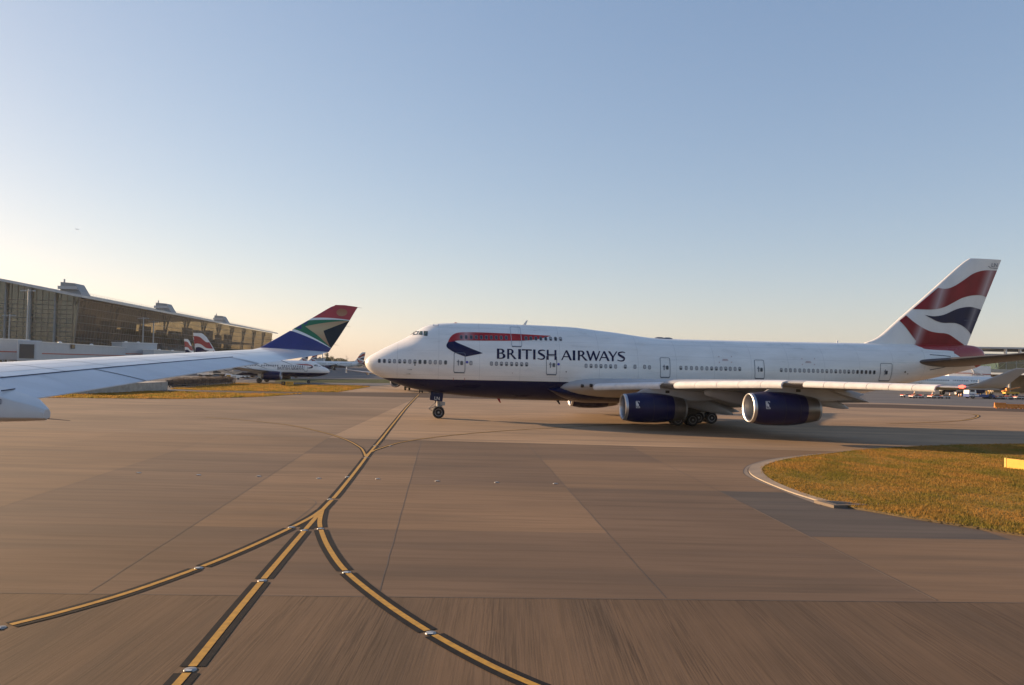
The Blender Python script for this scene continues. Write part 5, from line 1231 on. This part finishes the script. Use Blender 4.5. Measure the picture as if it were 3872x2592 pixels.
def jetbridge(label, p, q, h, w, sign=None, cab=False, z0=3.6):
    d = (q - p); L = d.length; t = thing('jetbridge', label, 'jetbridge', p, math.atan2(d.y, d.x), 'pale boarding bridges below the glass hall')
    MB().box((L / 2, 0, (z0 + h) / 2), (L, w, h - z0)).build('walkway', M_CLAD, t, bevel=.08)
    MB().box((L / 2, -w / 2 - .03, z0 + (h - z0) * .40), (L * .98, .06, .34)).build('red_stripe', M_STRIPE, t)
    r = MB().box((L / 2, 0, h + .14), (L + .4, w + .4, .24)); r.build('roof_edge', MT['white'], t)
    for f in (.12, .5, .88): MB().box((L * f, 0, z0 / 2), (1.1, w * .7, z0)).build('support_leg', MT['steel'], t)
    for f in (.25, .6): MB().lathe([(0, .7), (.35, .6), (.5, .2)], (L * f, 0, h + .26), 'z', 12).build('roof_vent', MT['white'], t, smooth=True)
    if cab:
        MB().box((-1.9, 0, (z0 + h) / 2 + .2), (4, w * 1.25, h - z0 + .5)).build('bridge_cab', M_CLAD, t, bevel=.3); MB().box((-3.95, 0, (z0 + h) / 2), (.12, w * .9, (h - z0) * .75)).build('cab_curtain', MT['darksteel'], t)
    if sign:
        s_ = MB().box((L * .30, -w / 2 - .35, h - .75), (3.4, .2, 1.5)).build('stand_number_sign', MT['black'], t)
        m = MB(); write(m, sign, 1.25, (L * .30, -w / 2 - .47, h - .78), (1, 0, 0), (0, 0, 1)); m.build('digits', MT['yellow'], s_)
    return t
def px_ground(x, depth): q = at_depth(x, 1360, depth); return Vector((q.x, q.y, 0))
jetbridge('pale boarding bridge with red stripe at the far left picture edge, above the near wing', px_ground(-260, 232), px_ground(88, 262), 10.2, 4.5)
jetbridge('long pale boarding bridge with yellow stand number 520 over the near wing', px_ground(120, 240), px_ground(452, 330), 9.3, 4.5, '520', True)
jetbridge('stepped pale boarding bridge at the right end of the row, without a cab', px_ground(440, 338), px_ground(572, 352), 11.5, 8)
b2 = jetbridge('low pale boarding bridge right of the stepped one, half behind the near wing', px_ground(560, 340), px_ground(700, 420), 8.6, 4.5)

def lamp_mast(label, x, ytop, ybase_h, hgt=25.0):
    dtop = (hgt - CAM_H); hor = 1382 + ROLL * (x - 1936); dep = FPX * dtop / (hor - ytop); p = px_ground(x - (hor - ytop) * .02, dep)
    t = thing('lamp_mast', label, 'light mast', (p.x, p.y, 0), 0, 'apron floodlight masts'); r = .36 * dep / 300
    MB().tube((0, 0, 0), (0, 0, hgt), r, r * .55, 10).build('mast', MT['steel'], t, auto=40)
    c = MB().tube((-2.6, 0, hgt - .5), (2.6, 0, hgt - .5), .12, n=6).build('cross_arm', MT['steel'], t)
    for dx in (-2.3, -1.0, 1.0, 2.3): MB().box((dx, -.4, hgt - .75), (.8, .5, .35)).build('floodlight', MT['steel'], t)
for l, x, y, h in (('tallest thin floodlight mast, standing before the glass gable at far left', 102, 1093, 30), ('small floodlight mast at the far left picture edge, left of the tallest one', 33, 1188, 22), ('floodlight mast right of the hall centre, in front of the stepped boarding bridge', 540, 1200, 25), ('floodlight mast just right of the stepped boarding bridge', 579, 1213, 25), ('floodlight mast past the right end of the glass hall, left of the painted winglet', 1020, 1282, 25), ('far floodlight mast left of the distant trees, under the winglet', 1219, 1333, 22), ('far floodlight mast in front of the distant trees, under the winglet', 1237, 1331, 22)):
    lamp_mast(l, x, y, 0, h)

# pier building at the right picture edge
PO = at_depth(3690, 1425, 262); PO.z = 0
P = thing('pier_terminal', 'green glass pier terminal on columns at the right picture edge behind the jumbo tail', 'building', PO, math.radians(-14))
MB().box((60, 14, 15.0), (124, 36, .55)).build('roof', M_ROOF, P)
for k in range(26): MB().box((8 + k * 4.2, -2.4, 14.0), (.45, 1.6, 1.9)).build('roof_rib', MT['white'], P)
MB().box((60, 14, 12.6), (121, 30, 1.0)).build('eaves_band', MT['steel'], P)
MB().poly([(0, 0, 8.0), (120, 0, 8.0), (120, 0, 12.4), (0, 0, 12.4)]).build('glass_facade', M_GREEN2, P)
MB().poly([(0, 0, 8.0), (0, 28, 8.0), (0, 28, 12.4), (0, 0, 12.4)]).build('glass_facade', M_GREEN2, P)
MB().box((60, 14, 7.5), (121.5, 30, 1.0)).build('floor_band', mat('pale_floor_band', (.42, .40, .35), .7), P)
MB().poly([(24, .4, 3.9), (120, .4, 3.9), (120, .4, 6.9), (24, .4, 6.9)]).build('glass_facade', M_GREEN2, P)
MB().box((72, 14, 3.4), (97, 29, .9)).build('floor_band', M_SLAB, P)
m = MB()
for k in range(41): m.tube((k * 3, -.08, 7.9), (k * 3, -.08, 12.3), .09, n=4)
for k in range(33): m.tube((24 + k * 3, .3, 3.9), (24 + k * 3, .3, 6.9), .08, n=4)
m.tube((0, -.1, 10.2), (120, -.1, 10.2), .07, n=4); m.build('mullion_grid', MT['steel'], P)
for k in range(12): 
    b_ = MB(); b_.tube((1 + k * 6, 1.2, 8.1), (5.5 + k * 6, 1.2, 12.2), .1, n=5); b_.tube((5.5 + k * 6, 1.4, 12.2), (7 + k * 6, 1.4, 8.1), .1, n=5); b_.build('cross_brace', MT['white'], P)
for k in range(14): MB().tube((2 + k * 9, 3, 0), (2 + k * 9, 3, 7), .45, n=10).build('column', mat('column_concrete', (.4, .36, .3), .8) if k == 0 else bpy.data.materials['column_concrete'], P)
MB().box((66, 24, 3.2), (108, 6, 6.2)).build('undercroft_wall', mat('undercroft_tan', (.33, .27, .2), .85, var=.3, scale=.3), P)
MB().box((40, 10, 10.2), (60, .6, 4.2)).build('inner_wall', M_INTR, P)
t_ = MB()
for k in range(8): t_.tube((28 + k * 2, 4, 15.2), (28 + k * 2, 4, 16.4), .06, n=4)
t_.tube((26, 4, 16.4), (44, 4, 16.4), .07, n=4); t_.tube((26, 4, 15.8), (44, 4, 15.8), .05, n=4); t_.build('roof_rail', MT['steel'], P)
def white_bridge(label, x0, x1, dep, z0, z1, w):
    a, b = px_ground(x0, dep), px_ground(x1, dep); L = (b - a).length; t = thing('jetbridge', label, 'jetbridge', a, math.atan2(b.y - a.y, b.x - a.x), 'white boarding bridges at the right pier')
    MB().box((L / 2, 0, (z0 + z1) / 2), (L, w, z1 - z0)).build('walkway', MT['white'], t, bevel=.06); MB().box((L / 2, -w / 2 - .03, (z0 + z1) / 2 - .35), (L, .06, .26)).build('red_stripe', M_STRIPE, t)
    MB().box((L * .5, 0, z0 / 2), (.8, 1.2, z0)).build('support_leg', MT['steel'], t); return t
white_bridge('short white boarding bridge with red stripe under the jumbo tail, left of the stair bridge', 3578, 3660, 232, 5.2, 8.2, 3)
wb = white_bridge('white boarding bridge with a slatted side stair behind the parked twin jet at right', 3655, 3732, 236, 4.4, 8.6, 4)
m = MB()
for k in range(9): m.tube((.5 + k * .6, -2.3, 7.4 - k * .32), (1.0 + k * .6, -2.3, 5.6 - k * .3), .08, n=5)
m.tube((.2, -2.3, 7.6), (6.2, -2.3, 4.6), .1, n=5); m.tube((.2, -2.3, 5.9), (6.0, -2.3, 3.0), .1, n=5); m.build('stair', MT['white'], wb)

# ------------------------------------------------------------------ ground kit
def wheels4(m_parent, xs, ys, r, w):
    for x in xs:
        for y in ys: wheel(m_parent, (x, y, r), r, w)
# white patrol car, facing right
pa, pb = G(862, 1435.5), G(898, 1434.5); a = math.atan2((pb - pa).y, (pb - pa).x); mid = (pa + pb) / 2
V = thing('patrol_car', 'white off-road patrol car with dark windows and red roof beacons beyond the trolley row', 'car', mid, a)
body = [(-2.3, .55), (-2.35, 1.05), (-2.25, 1.15), (-2.05, 1.92), (-1.9, 1.98), (.2, 1.98), (.35, 1.92), (1.0, 1.22), (2.15, 1.08), (2.32, .95), (2.35, .55), (1.9, .42), (-1.9, .42)]
bd = MB().rings([[(x, y * (.93 if z > 1.25 else 1), z) for x, z in body] for y in (-.95, .95)]).build('body', MT['white'], V, bevel=.05)
for sx in (-1, 1):
    for q in ([(-1.95, 1.28), (-1.85, 1.82), (-1.05, 1.84), (-1.05, 1.26)], [(-.95, 1.26), (-.95, 1.84), (-.15, 1.84), (-.15, 1.25)], [(-.07, 1.25), (-.07, 1.84), (.25, 1.83), (.78, 1.26)]):
        MB().rings([[(x, sx * (.955 - .06 * (z > 1.5)) + o, z) for x, z in q] for o in (-.012, .012)]).build('side_window', M_GLASSDK, V)
MB().rings([[(.42, y, 1.88), (1.0, y, 1.26), (1.02, y, 1.28), (.44, y, 1.9)] for y in (-.75, .75)]).build('windscreen', M_GLASSDK, V)
for x in (-1.42, 1.45):
    for y in (-.82, .82): wheel(V, (x, y, .38), .38, .25)
for y in (-.35, .35): MB().box((-.2, y, 2.05), (.35, .28, .14)).build('roof_beacon', MT['red'], V)
for y in (-.7, .7): MB().box((2.33, y, .88), (.08, .35, .2)).build('headlight', MT['metal'], V)
MB().box((-2.37, 0, .95), (.06, 1.2, .5)).build('rear_marking', MT['yellow'], V)
# little tugs behind it
def tug(label, x, y, sc=1.0, rz=0.0):
    p = G(x, y); t = thing('baggage_tug', label, 'tug', p, rz, 'small baggage tugs by the left stand')
    MB().rings([[(-1.3, q, .35), (-1.3, q, 1.15), (-.4, q, 1.2), (.1, q, 1.0), (1.25, q, .92), (1.35, q, .35)] for q in (-.65, .65)]).build('body', MT['white'], t, bevel=.04)
    MB().box((-.5, 0, 1.3), (.5, 1.0, .3)).build('seat', MT['black'], t)
    c = MB()
    for xx in (-1.0, .1):
        for yy in (-.55, .55): c.tube((xx, yy, 1.1), (xx, yy, 2.0), .04, n=5)
    c.box((-.45, 0, 2.03), (1.3, 1.25, .08)); c.build('canopy', MT['steel'], t)
    for xx in (-.85, .85):
        for yy in (-.6, .6): wheel(t, (xx, yy, .3), .3, .2)
tug('small white baggage tug just right of the patrol car, left one of the pair', 911, 1431); tug('small white baggage tug just right of the patrol car, right one of the pair', 926, 1430.5)
# belt loader and container box left of the patrol car
p = G(822, 1424.5); t = thing('catering_truck', 'pale box truck with a dark side panel just left of the patrol car', 'truck', p, 0.05)
MB().box((0, 0, 1.9), (4.6, 2.2, 2.2)).build('box_body', M_CLAD, t, bevel=.05); MB().box((0.2, -1.12, 1.95), (2.4, .06, 1.7)).build('side_panel', M_GLASSDK, t)
MB().rings([[(-2.4, y, .6), (-2.4, y, 2.0), (-2.9, y, 2.05), (-3.7, y, 1.3), (-3.75, y, .6)] for y in (-1, 1)]).build('cab', MT['white'], t, bevel=.06)
MB().box((-.6, 0, .7), (6.2, 1.2, .25)).build('chassis', MT['darksteel'], t); wheels4(t, (-3, 1.4), (-.95, .95), .45, .3)
p = G(777, 1424); t = thing('belt_loader', 'belt loader with a raised sloping conveyor left of the box truck', 'belt loader', p, 0.1)
MB().box((0, 0, .75), (4.5, 1.8, .5)).build('chassis', MT['white'], t, bevel=.05); MB().rings([[(-3.0, y, 1.1), (3.2, y, 2.5), (3.2, y, 2.75), (-3.0, y, 1.35)] for y in (-.5, .5)]).build('conveyor', MT['orange'], t)
MB().box((-1.2, .55, 1.5), (1.0, .7, 1.1)).build('cab', MT['steel'], t, bevel=.05); wheels4(t, (-1.5, 1.5), (-.8, .8), .36, .25)
# blast block
c1, c2, c3 = G(544, 1481.5), G(634, 1475.5), G(330, 1493); bk = MB(); dx = (c2 - c1); n_ = Vector((-dx.y, dx.x, 0)).normalized(); far = c3 - c1
pts = [c1, c2, c2 + n_ * 5, c1 + n_ * 3.2 + (c3 - c1), c3]
o = bk.prism([(q.x, q.y) for q in pts], 0, 1.42).build('blast_block', MT['concrete_block'], None, bevel=.05); tag(o, 'low grey cast concrete block on the grass verge under the near wing', 'concrete block')
# row of parked cage trolleys
ta, tb = G(640, 1466), G(880, 1452.5); d = tb - ta; N = 15; an = math.atan2(d.y, d.x); w1 = d.length / N
def trolley():
    t = thing('cage_trolley', 'x', 'trolley', (0, 0, 0), an, 'cage trolleys parked in a row'); L = w1 * .9
    MB().box((L / 2, 0, .42), (L, 1.5, .14)).build('bed', MT['darksteel'], t)
    c = MB(); m_ = [0, 0.5, 1.0]
    for f in (0.03, .25, .5, .75, .97):
        for y in (-.72, .72): c.tube((L * f, y, .45), (L * f, y, 1.72), .045, n=5)
    for f in (0.03, .97): c.tube((L * f, -.72, 1.15), (L * f, .72, 1.15), .035, n=4)
    for y in (-.72, .72):
        for z_ in (.8, 1.15, 1.7): c.tube((0.03 * L, y, z_), (.97 * L, y, z_), .035, n=4)
    c.build('cage', M_RUST, t)
    MB().box((L * .5, .3, .98), (L * .86, .7, .95)).build('load', M_LOAD, t)
    for x in (.2, .8):
        for y in (-.6, .6): wheel(t, (L * x, y, .2), .2, .14)
    return t
M_RUST = mat('weathered_cage_steel', (.12, .085, .07), .6, metal=.3, var=.5, scale=3); M_LOAD = mat('dark_canvas', (.035, .03, .03), .8, var=.4, scale=2)
tr0 = trolley(); ordn = ['leftmost', 'second', 'third', 'fourth', 'fifth', 'sixth', 'seventh', 'eighth', 'ninth', 'tenth', 'eleventh', 'twelfth', 'thirteenth', 'fourteenth', 'last']
for k in range(N):
    t = tr0 if k == 0 else copy_tree(tr0); q = ta + d * (k / N); t.location = (q.x, q.y, 0); t.scale = (1, 1, .92 + .16 * ((k * 7) % 5) / 4)
    t['label'] = ('%s rusty cage trolley in the row beside the concrete block, beyond the grass' % ordn[k]) if k in (0, N - 1) else '%s rusty cage trolley from the left in the row beyond the grass' % ordn[k]
# taxiway sign board
p = G(1086, 1461); t = thing('taxiway_sign', 'black and yellow lettered taxiway sign on the grass below the taxiing twin jet', 'sign', p, 0.02)
W1, W2, hh = 1.0, 1.55, .75; x0 = -1.25
MB().box((x0 + .42, 0, .22 + hh / 2), (.86, .16, hh)).build('location_panel', MT['black'], t); MB().box((x0 + .86 + .86, 0, .22 + hh / 2), (1.68, .16, hh)).build('direction_panel', MT['yellow'], t)
m = MB(); write(m, 'A', .62, (x0 + .42, -.095, .57), (1, 0, 0), (0, 0, 1)); m.build('letter', MT['yellow'], t)
m = MB(); write(m, 'B77', .58, (x0 + 1.72, -.095, .57), (1, 0, 0), (0, 0, 1)); m.build('letters', MT['black'], t)
for q in (-.9, .2, 1.1): MB().tube((q, 0, 0), (q, 0, .24), .05, n=6).build('leg', MT['steel'], t)
# marker board at the right edge of the grass island
pa = G(3805, 1776); t = thing('marker_board', 'bright yellow marker board standing in the grass at the right picture edge', 'sign', pa, math.radians(-62))
MB().box((1.6, 0, .36), (3.2, .22, .64)).build('board', MT['yellow'], t, bevel=.015)
MB().box((0.0, 0, .36), (.1, .26, .68)).build('end_cap', mat('pale_yellow_cap', (.66, .46, .10), .5), t)
for q in (.4, 1.6, 2.8): MB().tube((q, 0, -.05), (q, 0, .06), .06, n=6).build('leg', MT['steel'], t)
# orange water filled barriers
pa, pb = G(3760, 1544), G(3990, 1551); d = pb - pa; nb_ = 5; wb_ = d.length / nb_; an = math.atan2(d.y, d.x)
for k in range(nb_):
    q = pa + d * (k / nb_); t = thing('road_barrier', ('leftmost' if k == 0 else ordn[k] + ' from the left') + ' orange plastic barrier in the line on the far paving at right', 'barrier', (q.x, q.y, .008), an, 'orange barriers in a line'); L = wb_ * .97; hgt = .98 if k == 0 else .80
    MB().rings([[(x, -.28, .12), (x, -.26, .3), (x, -.12, hgt * .6), (x, -.1, hgt), (x, .1, hgt), (x, .12, hgt * .6), (x, .26, .3), (x, .28, .12)] for x in (0, L)]).build('shell', MT['orange'], t, bevel=.03)
    for x in (.2, .5, .8): MB().box((L * x, 0, .06), (.22, .5, .13)).build('foot', MT['orange'], t)
# cones
def cone(x, y, nm):
    p = G(x, y); t = thing('traffic_cone', nm, 'cone', p, 0, 'pale cones round the parked twin jet'); k = 1.35
    MB().lathe([(0.04, .17 * k), (.7 * k, .03 * k)], (0, 0, 0), 'z', 12).build('cone', mat('cone_shell', (.62, .22, .05), .5) if 'cone_shell' not in bpy.data.materials else bpy.data.materials['cone_shell'], t, smooth=True)
    MB().lathe([(.26 * k, .135 * k), (.46 * k, .095 * k)], (0, 0, 0), 'z', 12, caps=False).build('white_sleeve', MT['white'], t, smooth=True); MB().box((0, 0, .02), (.45 * k, .45 * k, .04)).build('base', MT['black'], t)
for (x, y), nm in zip(((385, 1078), (690, 1095), (985, 1113), (1095, 1097), (1140, 1122), (1176, 1116)), ('leftmost cone, beneath the jumbo wing on the far paving', 'second cone from the left, before the twin jet main wheels', 'cone standing before the right main wheels of the parked twin jet', 'cone left of the parked twin jet engine, farther one', 'cone left of the blue tug, nearest to the picture bottom', 'rightmost cone, under the parked twin jet engine')): cone(*z8(x, y), nm)
# flat dollies
def dolly():
    t = thing('baggage_dolly', 'x', 'dolly', (0, 0, 0), 0, 'flat dollies parked before the right stand')
    f = MB().box((0, 0, .48), (2.5, 1.5, .12)).build('bed', MT['white'], t); 
    for x in (-1.15, 1.15): MB().box((x, 0, .62), (.1, 1.4, .2)).build('end_rail', MT['red'], t)
    MB().box((.2, 0, .66), (1.6, 1.1, .22)).build('load', M_RUST, t); MB().tube((-1.25, 0, .4), (-2.1, 0, .3), .04, n=5).build('tow_bar', MT['steel'], t)
    for x in (-.85, .85):
        for y in (-.6, .6): wheel(t, (x, y, .22), .22, .16)
    return t
dl = dolly(); dp = [(252, 1138), (395, 1150), (440, 1136), (565, 1144), (712, 1152), (765, 1140), (890, 1155), (1618, 1152), (1680, 1160), (1735, 1156), (1815, 1164), (1950, 1168), (2020, 1160), (2140, 1168), (2228, 1170)]
on2 = ['leftmost', 'second', 'third', 'fourth', 'fifth', 'sixth', 'seventh', 'eighth', 'ninth', 'tenth', 'eleventh', 'twelfth', 'thirteenth', 'fourteenth', 'last']
for k, (x, y) in enumerate(dp):
    t = dl if k == 0 else copy_tree(dl); q = G(*z8(x, y)); t.location = (q.x, q.y, 0); t.rotation_euler = (0, 0, .25 * math.sin(k * 2.1)); t['label'] = '%s flat dolly from the left on the tarmac before the right stand' % on2[k]
# blue and white tow tug
p = G(*z8(1470, 1157)); t = thing('aircraft_tug', 'low blue aircraft tug with a white glazed cab before the parked twin jet at right', 'tug', p, math.radians(3))
MB().rings([[(-3.2, y, .4), (-3.2, y, 1.15), (3.3, y, 1.0), (3.5, y, .4)] for y in (-1.2, 1.2)]).build('body', mat('tug_blue', (.03, .06, .2), .4), t, bevel=.06)
MB().rings([[(-3.2, y, 1.16), (-3.05, y, 2.7), (-1.5, y, 2.75), (-1.15, y, 1.14)] for y in (-1.05, 1.05)]).build('cab', MT['white'], t, bevel=.06)
MB().box((-2.25, -1.07, 2.1), (1.1, .05, .85)).build('side_window', M_GLASSDK, t); MB().box((-1.9, -1.22, .8), (2.4, .05, .35)).build('white_flash', MT['white'], t)
MB().box((-2.3, 0, 2.85), (.3, .3, .2)).build('beacon', MT['orange'], t); wheels4(t, (-2.2, 2.2), (-1.1, 1.1), .5, .35)
# yellow service gear under the twin jet
p = G(*z8(1555, 1095)); t = thing('service_steps', 'yellow framed service platform under the nose of the parked twin jet at right', 'steps', p, .2)
c = MB()
for x in (-1.6, 1.6):
    for y in (-.6, .6): c.tube((x, y, 0), (x * .8, y, 2.6), .12, n=6)
c.tube((-1.6, -.6, .2), (1.3, -.6, 2.5), .1, n=6); c.tube((1.6, -.6, .2), (-1.3, -.6, 2.5), .1, n=6); c.build('frame', MT['yellow'], t); MB().box((0, 0, 2.65), (3.0, 1.5, .14)).build('platform', MT['steel'], t)
for x in (-1.4, 1.4): wheel(t, (x, -.7, .22), .22, .14)
p = G(*z8(2010, 1105)); t = thing('belt_loader', 'orange belt loader standing right of the parked twin jet nose by the pier', 'belt loader', p, .1)
MB().box((0, 0, .8), (4.4, 1.7, .6)).build('chassis', MT['yellow'], t, bevel=.05); MB().rings([[(-2.6, y, 1.1), (2.8, y, 2.4), (2.8, y, 2.65), (-2.6, y, 1.35)] for y in (-.45, .45)]).build('conveyor', MT['orange'], t)
MB().box((-1.3, -.45, 1.7), (1.0, .7, 1.3)).build('cab', MT['orange'], t, bevel=.05); wheels4(t, (-1.4, 1.4), (-.75, .75), .38, .25)
# things far off: plain shed, trees, masts
p = px_ground(1209, 690); t = thing('storage_shed', 'plain grey flat roofed shed far off, left of the distant trees under the winglet', 'building', p, .05); MB().box((0, 0, 3.8), (8, 10, 7.6)).build('wall', M_CLAD, t); MB().box((0, 0, 7.8), (8.6, 10.6, .4)).build('roof', M_ROOF, t)
M_LEAF, nt, b = new_mat('tree_leaf'); oi = nt.nodes.new('ShaderNodeNewGeometry'); nt.links.new(mix_c(nt, oi.outputs['Random Per Island'], (.030, .042, .012), (.10, .095, .022)), b.inputs['Base Color']); b.inputs['Roughness'].default_value = .7
M_BARK = mat('bark', (.08, .06, .045), .9, var=.3, scale=4)
def tree(label, x, depth, hgt, rad, seed, n=900):
    r = random.Random(seed); p = px_ground(x, depth); t = thing('broadleaf_tree', label, 'tree', p, r.uniform(0, 6), 'distant trees')
    m = MB(); m.tube((0, 0, 0), (.2, 0, hgt * .45), hgt * .035, hgt * .02, 8)
    cl = []
    for k in range(9):
        a = r.uniform(0, 2 * PI); rr = rad * r.uniform(.15, .75); z_ = hgt * r.uniform(.38, .86); c = Vector((math.cos(a) * rr, math.sin(a) * rr, z_)); cl.append((c, rad * r.uniform(.28, .5)))
        m.tube((.15, 0, hgt * .35), c, hgt * .014, hgt * .004, 5)
    m.build('trunk', M_BARK, t); vs, fs = [], []
    for k in range(n):
        c, q = r.choice(cl); d = Vector((r.gauss(0, 1), r.gauss(0, 1), r.gauss(0, .8))).normalized() * q * r.random() ** .4; o_ = c + d; s_ = hgt * r.uniform(.02, .045)
        e1 = Vector((r.gauss(0, 1), r.gauss(0, 1), r.gauss(0, 1))).normalized(); e2 = e1.orthogonal().normalized(); b0 = len(vs); vs += [o_ - e1 * s_, o_ + e2 * s_ * .6, o_ + e1 * s_, o_ - e2 * s_ * .6]; fs.append((b0, b0 + 1, b0 + 2, b0 + 3))
    MB().faces(vs, fs).build('crown', M_LEAF, t)
for l, x, d, h, rd, sd in (('left rounded distant tree under the winglet tip', 1219, 720, 11, 4.6, 1), ('tallest distant tree, right of the shed under the winglet tip', 1236, 730, 13.2, 5.0, 2), ('distant tree sloping down right of the tallest one', 1247, 740, 10.6, 4.4, 3), ('low distant tree ending the clump on its right', 1260, 760, 8.4, 4.6, 4)): tree(l, x, d, h, rd, sd)
rh = random.Random(9); vs, fs = [], []
for k in range(5200):
    f = rh.random(); x = 1262 + f * 420; dep = 820 + rh.uniform(-14, 14); q = px_ground(x, dep); hgt = (6.3 + 1.1 * math.sin(f * 31) * math.sin(f * 9 + 1) + (1.4 if f < .12 else 0)) * rh.random() ** .5; s_ = rh.uniform(.35, .8)
    e1 = Vector((rh.gauss(0, 1), rh.gauss(0, 1), rh.gauss(0, 1))).normalized(); e2 = e1.orthogonal(); o_ = Vector((q.x, q.y, hgt)); b0 = len(vs); vs += [o_ - e1 * s_, o_ + e2 * s_ * .7, o_ + e1 * s_, o_ - e2 * s_ * .7]; fs.append((b0, b0 + 1, b0 + 2, b0 + 3))
o = MB().faces(vs, fs).build('hedge_line', M_LEAF); o['kind'] = 'stuff'; o['label'] = 'long low belt of trees on the horizon behind the far jets'
for x, y, l in ((1309, 1345, 'taller thin radio mast on the horizon behind the far white jet'), (1315, 1353, 'shorter thin radio mast on the horizon behind the far white jet')):
    dep = 1000; hgt = 5.6 + (1382 + ROLL * (x - 1936) - y) / FPX * dep; q = px_ground(x, dep); t = thing('radio_mast', l, 'mast', q, 0, 'radio masts on the horizon'); MB().tube((0, 0, 0), (0, 0, hgt), .35, .15, 6).build('pole', MT['darksteel'], t); MB().tube((-1.6, 0, hgt * .86), (1.6, 0, hgt * .86), .12, n=5).build('cross_arm', MT['darksteel'], t)

add_haze(.00006)
